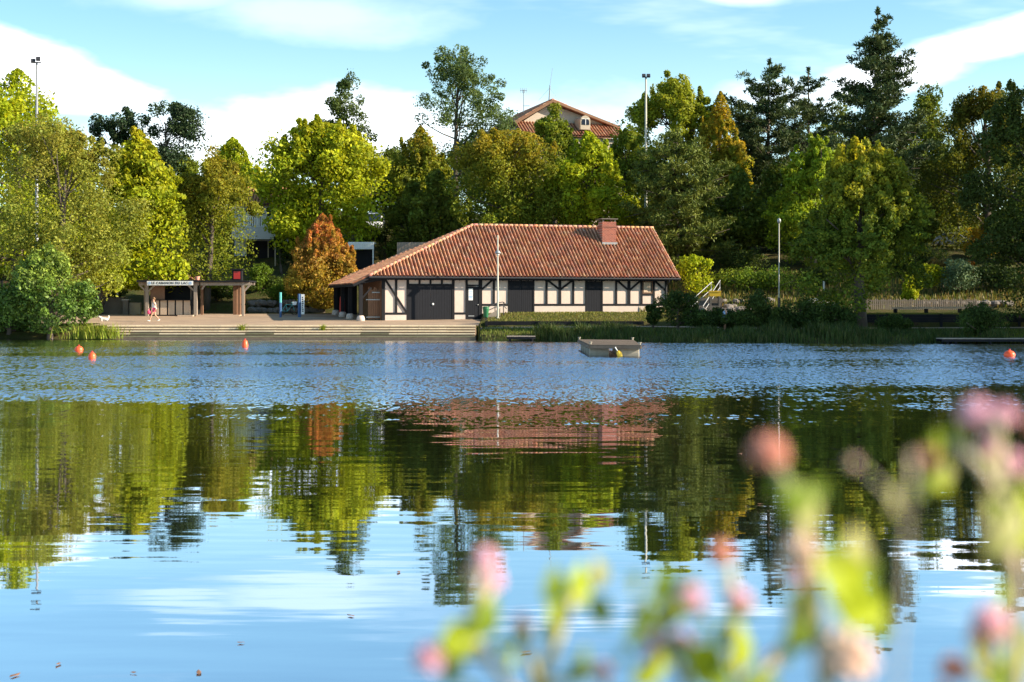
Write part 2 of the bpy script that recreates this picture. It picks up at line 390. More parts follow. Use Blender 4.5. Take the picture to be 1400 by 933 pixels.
b = MB(); b.add([(-500, -60, 0), (500, -60, 0), (500, 112, 0), (-500, 112, 0)], [(0, 1, 2, 3)])
tag(b.build('water', M['water']), kind='structure')
# plaza sheet, and its five steps down to the lake
b = MB(); n = 24
px_ = np.linspace(-66, -2.38, n); py_ = [101.02, 104, 108, 112, 116, 119.0]
for i in range(n - 1):
    for j in range(len(py_) - 1):
        q = [(px_[a], py_[c]) for a, c in ((i, j), (i + 1, j), (i + 1, j + 1), (i, j + 1))]
        if q[1][0] < -29 and j == 0: continue
        b.add([(x, y, .92 + .0386 * (y - 101) + .012) for x, y in q], [(0, 1, 2, 3)])
tag(b.build('plaza_pavement', M['paving']), kind='structure')
b = MB()
nb_ = MB()
for k in range(5):
    zt_, y0 = .934 - k * .177, 101 - .42 * (k + 1)
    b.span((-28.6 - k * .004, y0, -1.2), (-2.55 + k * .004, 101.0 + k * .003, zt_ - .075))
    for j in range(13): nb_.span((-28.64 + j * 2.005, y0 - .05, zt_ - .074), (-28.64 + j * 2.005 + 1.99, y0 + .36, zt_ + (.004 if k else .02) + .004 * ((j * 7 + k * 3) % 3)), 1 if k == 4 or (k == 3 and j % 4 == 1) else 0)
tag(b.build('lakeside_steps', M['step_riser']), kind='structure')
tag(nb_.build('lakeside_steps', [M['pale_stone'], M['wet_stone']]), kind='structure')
# gravel path below the house terrace, and road along the hill
b = MB(); xx = np.linspace(-2.3, 60, 50)
for i in range(49):
    vs = []
    for x, e in ((xx[i], 0), (xx[i + 1], 0), (xx[i + 1], 1), (xx[i], 1)):
        y = wall_y(x) - (2.6, .6)[e]; vs.append((x, y, gz(x, y) + .03))
    b.add(vs, [(0, 1, 2, 3)])
tag(b.build('lakeside_path', M['paving']), kind='structure')
b = MB(); xx = np.linspace(-80, 80, 60)
for i in range(59):
    b.add([(x, y, gz(x, y) + .25) for x, y in ((xx[i], 149), (xx[i + 1], 149), (xx[i + 1], 157), (xx[i], 157))], [(0, 1, 2, 3)])
tag(b.build('hill_road', M['asphalt']), kind='structure')
# ------------------------------------------------------------------ boathouse
HYAW = R(16.5); HC, HS = math.cos(HYAW), math.sin(HYAW)
HX, HY, H0 = xat(523.5, 108), 108.0, 1.19
HL = ((910 - 700) / F * HY - HX) / (HC - (910 - 700) / F * HS)
house = empty('half_timbered_boathouse', (HX, HY, H0), 'long half-timbered boathouse with white walls and red tiled roof beside the lake', 'building', rz=HYAW)
def fu(px, v=0.0):
    t = (px - 700) / F; return (t * (HY + v * HC) - (HX - v * HS)) / (HC - t * HS)
def fz(py, u, v=0.0): return CAMZ + (HZ - py) / F * (HY + u * HS + v * HC) - H0
EV, EZ, RV, RZ = -.7, 4.52 - H0, 5.0, 8.80 - H0
UL, UR, UE = fu(646.5, 5.0), HL + .95, -1.2          # ridge left end, right verge, foot of the front hip
LZ, LU = 3.95 - H0, -2.4
rt = random.Random(5)
def tile_slope(mb, P0, U, S, a, b_, smin, smax, pitch=.29, course=.40):
    P0, U, S = Vector(P0), Vector(U), Vector(S); N = U.cross(S)
    fr = [0, .08, .18, .30, .42, .52, .60, .80]; us, hs, cid = [], [], []
    k = 0; u = a
    while u < b_:
        for f in fr:
            x = u + f * pitch
            if x > b_: break
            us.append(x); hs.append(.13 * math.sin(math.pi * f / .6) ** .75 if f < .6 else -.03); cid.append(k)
        u += pitch; k += 1
    smx = max(smax(x) for x in us); rows = []
    j = 0
    while j * course < smx:
        rows += [(j * course, .026, j), ((j + 1) * course - .002, 0.0, j)]; j += 1
    jit = {(c, r): rt.uniform(-.012, .012) for c in range(k + 1) for r in range(j + 1)}
    grid, vs, fs, cs = {}, [], [], []
    pal = [(.46, .205, .11), (.41, .175, .09), (.50, .25, .14), (.33, .14, .08), (.54, .31, .19), (.38, .20, .125)]
    tcol = {(c, r): tuple(v * rt.uniform(.92, 1.08) for v in rt.choices(pal, [5, 4, 4, 2, 1.5, 3])[0]) for c in range(k + 1) for r in range(j + 1)}
    for i, x in enumerate(us):
        lo, hi = smin(x), smax(x)
        for r, (s_, h, jj) in enumerate(rows):
            sc = min(max(s_, lo), hi)
            grid[i, r] = (len(vs), sc)
            vs.append(P0 + U * x + S * sc + N * (hs[i] + h + (jit[cid[i], jj] if fr else 0)))
    for i in range(len(us) - 1):
        for r in range(len(rows) - 1):
            a0, a1, b0, b1 = grid[i, r], grid[i, r + 1], grid[i + 1, r], grid[i + 1, r + 1]
            if abs(a0[1] - a1[1]) < 1e-5 and abs(b0[1] - b1[1]) < 1e-5: continue
            fs.append((a0[0], b0[0], b1[0], a1[0])); ct = tcol[cid[i], rows[r][2]]; cs.append(ct if hs[i] > 0 and i % 8 < 6 else tuple(.42 * q for q in ct))  # channel tiles darkened: shade between the barrels put into their colour
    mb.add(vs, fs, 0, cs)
run = RV - EV; rise = RZ - EZ; sl = math.hypot(run, rise)
b = MB()
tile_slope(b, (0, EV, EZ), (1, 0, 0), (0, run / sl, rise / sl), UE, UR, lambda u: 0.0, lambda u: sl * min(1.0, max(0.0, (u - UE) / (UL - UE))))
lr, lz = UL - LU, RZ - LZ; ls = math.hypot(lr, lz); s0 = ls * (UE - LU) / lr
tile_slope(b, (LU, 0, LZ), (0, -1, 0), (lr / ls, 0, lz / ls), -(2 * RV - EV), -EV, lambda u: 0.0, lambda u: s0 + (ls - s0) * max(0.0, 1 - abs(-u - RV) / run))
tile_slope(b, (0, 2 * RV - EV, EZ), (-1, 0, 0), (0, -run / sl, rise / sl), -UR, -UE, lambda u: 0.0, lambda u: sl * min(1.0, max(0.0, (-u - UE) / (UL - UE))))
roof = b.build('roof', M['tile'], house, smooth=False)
# ridge and hip caps, bedded in pale mortar
def cap_run(mb, p, q, r=.13, seg=.42):
    p, q = Vector(p), Vector(q); n = max(1, int((q - p).length / seg)); d = (q - p) / n
    for i in range(n):
        c = tuple(x * rt.uniform(.8, 1.25) for x in (.50, .24, .145))
        mb.tube([p + d * i, p + d * (i + 1.06)], [r, r * .88], 8, 0, True, c)
b = MB(); cap_run(b, (UL, RV, RZ + .05), (UR, RV, RZ + .05)); cap_run(b, (UE, EV, EZ + .06), (UL, RV, RZ + .06)); cap_run(b, (UE, 2 * RV - EV, EZ + .06), (UL, RV, RZ + .06))
for v0, v1 in ((EV, RV), (2 * RV - EV, RV)): cap_run(b, (UR - .05, v0, EZ + .04), (UR - .05, v1, RZ + .04), .10)
b.build('ridge_tiles', M['tile'], roof, smooth=True)
# boarding under the tiles, fascias and exposed rafters
b = MB()
def slab(mb, pts, th=.06, off=-.06):
    pts = [Vector(p) for p in pts]; nrm = (pts[1] - pts[0]).cross(pts[2] - pts[0]).normalized()
    if nrm.z < 0: nrm = -nrm
    n = len(pts); vs = [p + nrm * off for p in pts] + [p + nrm * (off - th) for p in pts]
    mb.add(vs, [tuple(range(n)), tuple(range(2 * n - 1, n - 1, -1))] + [(i, (i + 1) % n, (i + 1) % n + n, i + n) for i in range(n)])
BV = 2 * RV - EV
slab(b, [(UE, EV, EZ), (UR, EV, EZ), (UR, RV, RZ), (UL, RV, RZ)])
slab(b, [(UR, BV, EZ), (UE, BV, EZ), (UL, RV, RZ), (UR, RV, RZ)])
slab(b, [(LU, BV, LZ), (LU, EV, LZ), (UE, EV, EZ), (UL, RV, RZ), (UE, BV, EZ)])
b.beam((UE, EV - .03, EZ - .12), (UR, EV - .03, EZ - .12), .05, .16)
b.beam((LU - .02, EV, LZ - .11), (LU - .02, BV, LZ - .11), .05, .16)
b.beam((LU, EV - .03, LZ - .10), (UE, EV - .03, EZ - .10), .05, .18)
b.beam((UR + .03, EV, EZ - .1), (UR + .03, RV, RZ - .1), .05, .2); b.beam((UR + .03, BV, EZ - .1), (UR + .03, RV, RZ - .1), .05, .2)
for k in range(34):
    u = .3 + k * (HL - .3) / 33; b.beam((u, EV + .02, EZ - .22), (u, .1, EZ - .22 + .8 * rise / run), .09, .13)
b.build('roof_boarding', M['dark_timber'], roof)
b = MB(); b.tube([(UE, EV - .11, EZ - .05), (UR, EV - .11, EZ - .07)], .065, 8); b.build('gutter', M['dark_metal'], roof)
b = MB(); b.tube([(HL - .02, EV - .11, EZ - .1), (HL - .02, EV - .05, EZ - .3), (HL - .02, -.13, EZ - .55), (HL - .02, -.13, .6)], .045, 8); b.build('downpipe', M['dark_metal'], roof)
# chimney with its cap and lead flashing
cpx = 833; cv = 3.05; cu_ = fu(cpx, cv); cw_ = .60; ztop = fz(303.5, cu_, cv)
b = MB(); b.span((cu_ - cw_, cv, 5.6), (cu_ + cw_, cv + .95, ztop)); b.span((cu_ - cw_ - .05, cv - .05, ztop - .42), (cu_ + cw_ + .05, cv + 1.0, ztop - .30))
chim = b.build('chimney', M['brick'], roof)
b = MB(); b.span((cu_ - cw_ - .12, cv - .10, ztop + .20), (cu_ + cw_ + .12, cv + 1.05, ztop + .27))
for i in (-1, 1):
    for j in (.08, .87): b.span((cu_ + i * (cw_ - .1) - .06, cv + j - .05, ztop + .001), (cu_ + i * (cw_ - .1) + .06, cv + j + .07, ztop + .199))
b.build('chimney_cap', M['dark_stone'], chim)
b = MB(); zr = EZ + (cv - EV) * rise / run
b.span((cu_ - cw_ - .06, cv - .16, zr - .02), (cu_ + cw_ + .06, cv - .002, zr + .16)); b.build('flashing', M['grey_metal'], chim)
# walls
TOPZ = 4.40 - H0; SILL_L, SILL_R = fz(429, 1.5), fz(417, 15)
b = MB(); b.span((0, 0, -.4), (HL, .25, TOPZ))
b.span((HL - .25, .251, -.4), (HL, 9.7, TOPZ)); b.span((0, 9.701, -.4), (HL, 9.95, TOPZ)); b.span((0, .251, -.4), (.25, 9.7, TOPZ))
b.add([(HL, -.0, TOPZ), (HL, 9.95, TOPZ), (HL, RV, RZ - .25), (HL - .25, 0, TOPZ), (HL - .25, 9.95, TOPZ), (HL - .25, RV, RZ - .25)], [(0, 1, 2), (3, 5, 4), (0, 2, 5, 3), (1, 4, 5, 2)])
b.build('wall', M['stucco'], house)
uD = fu(657)                                    # step between the low and the high plinth
for ua_, ub_, z0_, z1_ in ((-.06, fu(558.5) - .02, -.38, SILL_L), (fu(619), fu(638.5), -.38, SILL_L), (fu(659), fu(695), -.3, SILL_R), (fu(730), fu(800.5), .2, SILL_R), (fu(822.5), HL + .08, .2, SILL_R)):
    b = MB(); b.span((ua_, -.06, z0_), (ub_, .0, z1_ - .09)); b.build('plinth', M['stucco_plinth'], house)
b = MB(); FY0, FY1 = -.075, .012
def vert(px, z0, z1, w=.17):
    u = fu(px); b.span((u - w / 2, FY0, z0), (u + w / 2, FY1, z1))
def horiz(pa, pb, z, w=.17): b.span((fu(pa), FY0 - .004, z - w / 2), (fu(pb), FY1 - .002, z + w / 2))
def brace(pa, za, pb, zb, w=.15):
    b.beam((fu(pa), FY0 / 2 - .009, za), (fu(pb), FY0 / 2 - .009, zb), .075, w, up=(0, 0, 1))
b.span((-.1, FY0 - .006, TOPZ - .12), (HL + .05, FY1, TOPZ + .12))        # top plate
GZ = fz(390.5, 3.8)
vert(524, -.05, TOPZ, .26); vert(541.5, SILL_L, TOPZ); horiz(527, 557, SILL_L); brace(527, TOPZ - .12, 556, SILL_L + .05)
vert(557.5, -.3, TOPZ, .2); vert(619.5, -.3, TOPZ, .2); horiz(558.5, 618.5, GZ + .06, .12)
for px in (573.5, 588.5, 604): vert(px, GZ + .12, TOPZ, .15)
horiz(621, 637, SILL_L); vert(637.8, -.3, TOPZ, .17); vert(656.6, -.3, TOPZ, .28); horiz(639, 655, fz(391.5, fu(647)) + .06, .11)
horiz(659, 695, SILL_R); vert(675, SILL_R, TOPZ, .17); brace(658.5, fz(396, 9), 672.5, TOPZ - .1)
vert(695.2, SILL_R - .8, TOPZ, .12); vert(729.4, SILL_R - .8, TOPZ, .12)
horiz(730, 801, SILL_R); vert(747, SILL_R, TOPZ); vert(765.2, SILL_R, TOPZ, .22); vert(783.5, SILL_R, TOPZ)
brace(764.5, fz(396, 15), 749, TOPZ - .1); brace(766, fz(396, 15), 782, TOPZ - .1); vert(800.8, SILL_R - .8, TOPZ, .12); vert(822.8, SILL_R - .8, TOPZ, .12)
horiz(823.5, 909, SILL_R); vert(842.2, SILL_R, TOPZ); vert(859.6, SILL_R, TOPZ, .24); vert(876.8, SILL_R, TOPZ); vert(893.5, SILL_R, TOPZ)
brace(858.8, fz(397, 19), 844, TOPZ - .1); brace(860.5, fz(397, 19), 875, TOPZ - .1); brace(895, TOPZ - .1, 909, fz(397, 22)); vert(910.5, SILL_R - .75, TOPZ, .22)
horiz(877.5, 893, fz(402.5, 20), .13)
b.build('timber_frame', M['dark_timber'], house)
def plank_door(name, pa, pb, z0, z1, planks, y=-.045):
    d = MB(); ua, ub = fu(pa), fu(pb); w = (ub - ua) / planks
    for k in range(planks): d.span((ua + k * w + .006, y - .002 * (k % 2), z0), (ua + (k + 1) * w - .006, .03, z1))
    d.span((ua, y + .02, z0 + .005), (ub, .02, z1 - .005))
    return d.build(name, M['door_paint'], house)
d1 = plank_door('garage_door', 558.8, 588.6, -.08, GZ, 8); d2 = plank_door('garage_door', 588.9, 618.4, -.08, GZ, 8)
b = MB(); u = fu(591.5); b.ball((u, -.09, 1.25), (.09, .06, .09), 8); b.build('handle', M['white_paint'], d2)
d3 = plank_door('side_door', 639.2, 655.2, -.08, fz(391.8, fu(647)), 5)
b = MB(); b.span((fu(640.5), -.056, 1.55), (fu(646.2), -.048, 2.45)); pst = b.build('poster', M['white_paint'], d3)
b = MB()
for k, (a0, a1, z0, z1) in enumerate([(.1, .9, .68, .78), (.2, .8, .50, .60), (.1, .9, .2, .40)]):
    ua, ub = fu(640.5), fu(646.2); b.span((ua + (ub - ua) * a0, -.060, 1.55 + .9 * z0), (ua + (ub - ua) * a1, -.0575, 1.55 + .9 * z1))
b.build('poster_print', M['blue_cloth'], pst)
b = MB(); b.span((fu(649.5), -.07, 2.62), (fu(654), -.05, 2.70)); b.build('door_closer', M['grey_metal'], d3)
b = MB(); b.span((fu(640), -.07, .30), (fu(648), -.05, .37)); b.build('kick_plate', M['grey_metal'], d3)
b = MB(); b.ball((fu(653), -.08, 1.2), (.05, .05, .05), 8); b.build('handle', M['grey_metal'], d3)
d4 = plank_door('barn_door', 695.9, 712.4, SILL_R - .62, TOPZ - .14, 6); d5 = plank_door('barn_door', 712.6, 728.9, SILL_R - .62, TOPZ - .14, 6)
d6 = plank_door('narrow_door', 801.3, 822.3, SILL_R - .62, TOPZ - .14, 6)
b = MB(); b.span((fu(694.5), -.5, SILL_R - .8), (fu(730.5), .02, SILL_R - .64)); b.build('doorstep', M['concrete'], house)
# window with one brown shutter folded open
ua, ub = fu(878), fu(892.3); wz0, wz1 = fz(401.6, 20), TOPZ - .13
b = MB(); b.span((ua, -.05, wz0), (ua + .09, .02, wz1)); b.span((ub - .09, -.05, wz0), (ub, .02, wz1)); b.span((ua + .091, -.05, wz0), (ub - .091, .02, wz0 + .08)); b.span((ua + .091, -.05, wz1 - .07), (ub - .091, .02, wz1)); b.span(((ua + ub) / 2 - .03, -.045, wz0 + .081), ((ua + ub) / 2 + .03, .015, wz1 - .071))
w = b.build('window', M['brown_wood'], house)
b = MB(); b.span((ua + .09, -.015, wz0 + .08), (ub - .09, -.006, wz1 - .07)); b.build('pane', M['glass'], w)
b = MB()
for k in range(3): b.span((ua + .1 + k * .2, -.074, wz0 + .09), (ua + .29 + k * .2, -.052, wz1 - .08))
b.build('shutter', M['tan_panel'], w)
# open porch on the left end
for (u, v) in ((-1.75, -.25), (-1.95, 3.2), (-1.95, 6.6), (-1.95, 10.0)):
    b = MB(); zt = LZ + (u - LU) * lz / lr - .2; zg = gz(HX + u * HC - v * HS, HY + u * HS + v * HC) - H0
    b.span((u - .14, v - .14, zg + .3), (u + .14, v + .14, zt)); po = b.build('porch_post', M['dark_timber'], house)
    b = MB(); b.lathe([(.33, zg - .1), (.31, zg + .2), (.25, zg + .38), (.18, zg + .42)], (u, v, 0), 14); b.build('post_base', M['stucco_plinth'], po, smooth=True)
b = MB(); b.beam((-1.85, -.25, LZ + .02), (-1.95, 10.3, LZ + .02), .16, .2); b.beam((-1.75, -.25, LZ + .12), (0, -.12, EZ - .16), .14, .2); b.beam((-1.72, -.25, 1.6), (-.95, -.25, 2.5), .1, .12); b.build('porch_beam', M['dark_timber'], house)
b = MB()
for k in range(7): b.span((-1.02 + k * .14, .55, .1), (-.90 + k * .14, .59, 2.55 - .1 * (k % 3)))
gt = b.build('porch_gate', M['brown_wood'], house)
for ua_, z_ in ((-1.2, .22), (-1.2, 1.55), (-.75, 2.10)):
    b = MB(); b.span((ua_, .48, z_), (-.02, .535, z_ + .08)); b.build('gate_rail', M['grey_metal'], gt)
b = MB(); b.span((-2.0, 10.2, -.3), (-.13, 10.3, TOPZ - .4)); b.build('porch_dark_backing', M['dark_timber'], house)  # added boarding that hides the sunlit ground so the porch looks dark inside
b = MB(); b.span((-.12, .3, -.3), (-.005, 9.6, TOPZ)); b.build('porch_cladding', M['brown_wood'], house)
p0 = at(468, 430, 114); zg = gz(p0.x, 114)
b = MB(); b.lathe([(.24, 0), (.25, .1), (.23, .8), (.2, 1.5), (.1, 1.75)], (0, 0, 0), 14)
o = b.build('punching_buoy', M['red_paint'], smooth=True); o.name = 'tall_buoy'; o.location = (p0.x, 114, zg); tag(o, 'tall dull red buoy stored upright under the boathouse porch', 'buoy')

# ------------------------------------------------------------------ things in front of the boathouse
def lamp(name, px, Y, py_top, label, head='ball', base_dark=0.0, mat='pole_paint', r=.06, extra=None):
    x = xat(px, Y); z0 = gz(x, Y); h = zat(py_top, Y) - z0
    e = empty(name, (x, Y, z0), label, 'street lamp' if head != 'flood' else 'floodlight')
    b = MB(); b.lathe([(r * 1.9, -.15), (r * 1.9, .04), (r * 1.15, .06), (r * 1.1, base_dark + .05), (r, base_dark + .1), (r * .75, h)], n=10); b.build('pole', M[mat], e, smooth=True)
    if base_dark:
        b = MB(); b.lathe([(r * 2.1, .05), (r * 1.7, .5), (r * 1.6, base_dark), (r * 1.2, base_dark + .06)], n=10); b.build('pole_base', M['dark_metal'], e, smooth=True)
    return e, h
e, h = lamp('lamp_post', 680.5, 107.6, 322, 'thin pale lamp post with round shade in front of the boathouse', r=.075)
b = MB(); zc = zat(346, 107.6) - e.location.z; b.lathe([(.05, zc + .22), (.12, zc + .16), (.24, zc), (.22, zc - .05), (.1, zc - .06)], n=14); b.build('lamp_shade', M['grey_metal'], e, smooth=True)
b = MB(); b.lathe([(.1, zc - .061), (.13, zc - .1), (.1, zc - .2), (.05, zc - .22)], n=12); b.build('bulb', M['lamp_glass'], e, smooth=True)
# litter bin
x = xat(664.3, 106.4); z0 = gz(x, 106.4)
e = empty('litter_bin', (x, 106.4, z0), 'green plastic litter bin on a post beside the boathouse ramp', 'bin')
b = MB(); b.lathe([(.13, .22), (.17, .3), (.235, .85), (.25, .9), (.25, .96), (.2, .965)], n=16); b.build('bin_body', M['green_plastic'], e, smooth=True)
b = MB(); b.lathe([(.255, .967), (.25, 1.03), (.12, 1.06)], n=16); b.build('lid', M['green_plastic'], e, smooth=True)
b = MB(); b.span((-.05, .24, -.1), (.05, .32, .95)); b.build('bin_post', M['dark_metal'], e)
# ramp with black handrails
A, Bp = Vector((xat(664.5, 108.6), 108.6, gz(-3, 108.6))), Vector((xat(689, 109.3), 109.3, 1.62))
e = empty('ramp_handrail', A, 'black metal handrail on the small ramp left of the tall lamp post', 'handrail')
for off in (0.0,):
    b = MB(); D = Bp - A
    for fz_ in (1.0, .72):
        b.tube([Vector((0, 0, fz_ - .12)), Vector((.12, 0, fz_)), D * .5 + Vector((0, 0, fz_ + .06)), D * .92 + Vector((0, 0, fz_ + .02)), D + Vector((0, 0, fz_ - .05)), D + Vector((.2, 0, fz_ - .25))], .035, 8)
    b.build('rail', M['dark_metal'], e, smooth=True)
    for q in (.02, .5, .97):
        b = MB(); p0 = D * q; b.tube([p0 + Vector((0, 0, -.3)), p0 + Vector((0, 0, .95))], .035, 8); b.build('baluster', M['dark_metal'], e)
b = MB(); A2, B2 = Vector((xat(666, 107.9), 107.9, 1.0)), Vector((xat(684, 108.5), 108.5, 1.0))
b.add([A2, B2, B2 + Vector((0, 0, 1.15)), A2 + Vector((0, 0, .55)), A2 + Vector((0, .18, 0)), B2 + Vector((0, .18, 0)), B2 + Vector((0, .18, 1.15)), A2 + Vector((0, .18, .55))],
      [(0, 1, 2, 3), (4, 7, 6, 5), (3, 2, 6, 7), (0, 4, 5, 1), (1, 5, 6, 2), (0, 3, 7, 4)])
tag(b.build('ramp_wall', M['dark_stone']), 'low sloping dark wall of the ramp behind the green bin', 'wall')
# low timber retaining wall of the terrace and the taller one on the right
def timber_wall(name, x0, x1, label, h0=.30, n=3):
    b = MB(); xx = np.linspace(x0, x1, max(2, int((x1 - x0) / 2.4)))
    for i in range(len(xx) - 1):
        ya, yb = wall_y(xx[i]) + .10, wall_y(xx[i + 1]) + .10
        za, zb = gz(xx[i], ya - .2), gz(xx[i + 1], yb - .2); ta, tb = gz(xx[i], ya + .2) + .03, gz(xx[i + 1], yb + .2) + .03
        for k in range(n):
            fa, fb = k / n, (k + 1) / n
            pa = Vector((xx[i] + .01, ya + .02 * k, za + (ta - za) * (fa + fb) / 2)); pb = Vector((xx[i + 1] - .01, yb + .02 * k, zb + (tb - zb) * (fa + fb) / 2))
            b.beam(pa, pb, .2, (ta - za) / n - .012)
        b.box((xx[i], ya - .13, (za + ta) / 2 - .1), (.18, .14, ta - za + .25))
    b.beam((x0, wall_y(x0) + .2, gz(x0, wall_y(x0) + .4) - .35), (x1, wall_y(x1) + .2, gz(x1, wall_y(x1) + .4) - .35), .06, .5)
    return tag(b.build(name, M['dark_timber']), label, 'retaining wall')
timber_wall('timber_retaining_wall', -1.9, 9.8, 'low dark timber edging below the grass terrace of the boathouse', n=2)
timber_wall('timber_retaining_wall', 19.2, 44, 'taller dark timber retaining wall below the lawn on the right bank', n=4)
# ------------------------------------------------------------------ kiosk and pergola
def text_mesh(name, txt, size, mat, parent, loc, rot=(R(90), 0, 0), depth=.01, sx=1.0):
    cu = bpy.data.curves.new('lettering', 'FONT'); cu.body = txt; cu.size = size; cu.extrude = depth; cu.align_x = 'CENTER'; cu.align_y = 'CENTER'; cu.space_character = 1.12; cu.offset = .006
    tmp = bpy.data.objects.new('lettering_tmp', cu); COL.objects.link(tmp)
    me = bpy.data.meshes.new_from_object(tmp.evaluated_get(bpy.context.evaluated_depsgraph_get())); bpy.data.objects.remove(tmp)
    me.materials.clear(); me.materials.append(mat)
    o = bpy.data.objects.new(name, me); COL.objects.link(o); o.location = loc; o.rotation_euler = rot; o.scale = (sx, 1, 1)
    o.parent = parent; return o
KY = 115.0; kz = gz(xat(235, KY), KY)
K0 = xat(233, KY)
def kx(px): return xat(px, KY) - K0
def kzz(py): return zat(py, KY) - kz
kiosk = empty('snack_kiosk', (K0, KY, kz), 'small wooden snack kiosk with a white sign board over a dark serving hatch', 'kiosk')
def post(px, v, mat, parent, top=386, w=.22, name='post'):
    b = MB(); b.span((kx(px) - w / 2, v - w / 2, -.1), (kx(px) + w / 2, v + w / 2, kzz(top))); return b.build(name, M[mat], parent)
for px, v, w in ((195.2, .9, .22), (201.3, 0, .24), (267.6, 0, .26), (258.6, .9, .16)): post(px, v, 'grey_wood', kiosk, w=w)
b = MB(); b.beam((kx(190), 0, kzz(388.3)), (kx(272), 0, kzz(388.3)), .2, .26); b.beam((kx(190), .9, kzz(388)), (kx(272), .9, kzz(388)), .18, .22)
for px, d in ((201.3, -1), (201.3, 1), (267.6, -1)):
    b.beam((kx(px), 0.01, kzz(400)), (kx(px) + d * .62, 0.01, kzz(390)), .12, .13)
b.build('beam', M['grey_wood'], kiosk)
b = MB(); b.span((kx(203.5), -.58, kzz(390.4)), (kx(266), -.52, kzz(384.6))); sg = b.build('sign', M['white_paint'], kiosk)
text_mesh('lettering', 'LE CABANON DU LAC', .265, M['black'], sg, ((kx(234.4)), -.582, kzz(387.5)), sx=1.0)
for px in (207, 262.5):
    b = MB(); b.lathe([(.12, 0), (.12, .012)], (kx(px), -.583, kzz(387.5)), 12, axis=(0, -1, 0)); b.build('emblem', M['blue_cloth'], sg)
b = MB(); b.span((kx(189), -.45, kzz(385)), (kx(274), 3.4, kzz(383.6))); b.span((kx(188.6), -.5, kzz(386.2)), (kx(274.3), -.451, kzz(383.3)))
b.build('roof', M['dark_timber'], kiosk)
for k in range(5):
    b = MB(); pa = (206, 218.5, 229.3, 240, 250.6)[k]; b.span((kx(pa), .2, .12), (kx(pa + (10.5 if k == 0 else 8.6)), .26, kzz(411))); b.build('counter_panel', M['tan_panel'], kiosk)
b = MB(); b.span((kx(205.8), .262, .02), (kx(259.8), .36, kzz(411.2))); b.span((kx(205), .0, kzz(411.1)), (kx(260), .45, kzz(410.2))); b.build('counter', M['dark_timber'], kiosk)
b = MB(); b.span((kx(204.5), .3, kzz(410)), (kx(224), .36, kzz(391))); b.build('shutter', M['brown_wood'], kiosk)
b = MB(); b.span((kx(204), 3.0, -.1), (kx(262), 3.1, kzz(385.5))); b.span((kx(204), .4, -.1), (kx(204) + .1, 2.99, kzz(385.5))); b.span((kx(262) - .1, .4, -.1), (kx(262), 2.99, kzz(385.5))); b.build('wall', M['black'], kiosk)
b = MB(); b.span((kx(245), -.6, -.1), (kx(266), -.1, .10)); b.build('doorstep', M['tan_panel'], kiosk)
# pergola beside it
perg = empty('wooden_pergola', (K0, KY, kz), 'open grey timber pergola with a flat roof right of the kiosk', 'pergola')
for px, v, w in ((273, .9, .2), (332.5, -.05, .2), (318, 1.2, .3), (324.5, .8, .24), (313.5, 2.2, .2)): post(px, v, 'grey_wood' if px > 325 else 'brown_wood', perg, w=w)
b = MB(); b.beam((kx(274.6), 0, kzz(388.5)), (kx(341), 0, kzz(388.5)), .2, .24); b.beam((kx(332.5), -.02, kzz(400)), (kx(344), -.02, kzz(387.5)), .12, .13); b.beam((kx(276.0), 0.02, kzz(396)), (kx(281), .02, kzz(389)), .1, .12); b.build('beam', M['grey_wood'], perg)
b = MB(); b.beam((kx(275), 2.4, kzz(388)), (kx(341), 2.4, kzz(388)), .18, .2); b.build('rear_beam', M['grey_wood'], perg)
b = MB(); b.span((kx(274.8), -.4, kzz(386)), (kx(342), 2.8, kzz(383.8))); b.build('roof', M['dark_timber'], perg)
b = MB(); b.span((kx(269), -.3, -.1), (kx(328), 1.9, .11)); b.build('floor', M['tan_panel'], perg)
b = MB()
for k in range(3): b.span((kx(320), 1.35 + k * .03, .2 + k * .8), (kx(331), 1.4 + k * .03, .9 + k * .8))
b.build('side_panel', M['brown_wood'], perg)
# small red ventilation box and tiled roof behind
e = empty('roof_box', (xat(325, 116.2), 116.2, zat(383.8, 116.2)), 'small dark box with a red front standing on the pergola roof', 'box')
b = MB(); b.span((-.38, -.3, 0), (.38, .3, .85)); b.span((-.48, -.4, .85), (.48, .4, .95)); b.build('casing', M['dark_timber'], e)
b = MB(); b.span((-.27, -.32, .12), (.27, -.302, .75)); b.build('front_panel', M['red_paint'], e)
e = empty('flower_pot', (xat(270, 115.2), 115.2, zat(383.3, 115.2)), 'orange red pot plant on the kiosk roof edge', 'pot plant')
b = MB(); b.lathe([(.14, 0), (.22, .3), (.24, .32)], n=12); b.build('pot', M['red_bud'], e)
hut = empty('tiled_hut', (xat(246, 122), 122, gz(xat(246, 122), 122)), 'little hut with a sloping tiled roof peeping over the kiosk', 'building')
hz = zat(384.5, 122) - hut.location.z
b = MB(); b.span((-1.6, 0, -.3), (1.2, 2.0, hz)); b.build('wall', M['brown_wood'], hut)
b = MB(); tile_slope(b, (-1.1, -.3, hz + .62), (0, 1, 0), (1, 0, 0), 0, 2.6, lambda u: 0.0, lambda u: .01) if False else None
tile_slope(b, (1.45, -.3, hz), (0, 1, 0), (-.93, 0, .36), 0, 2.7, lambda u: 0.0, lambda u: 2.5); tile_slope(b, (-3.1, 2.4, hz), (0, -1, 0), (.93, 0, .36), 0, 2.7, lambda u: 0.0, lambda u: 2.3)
b.prism([(-2.7, hz - .02), (1.35, hz - .02), (-.85, hz + .85)], 1, 0, 2.2); b.build('roof', M['tile'], hut)
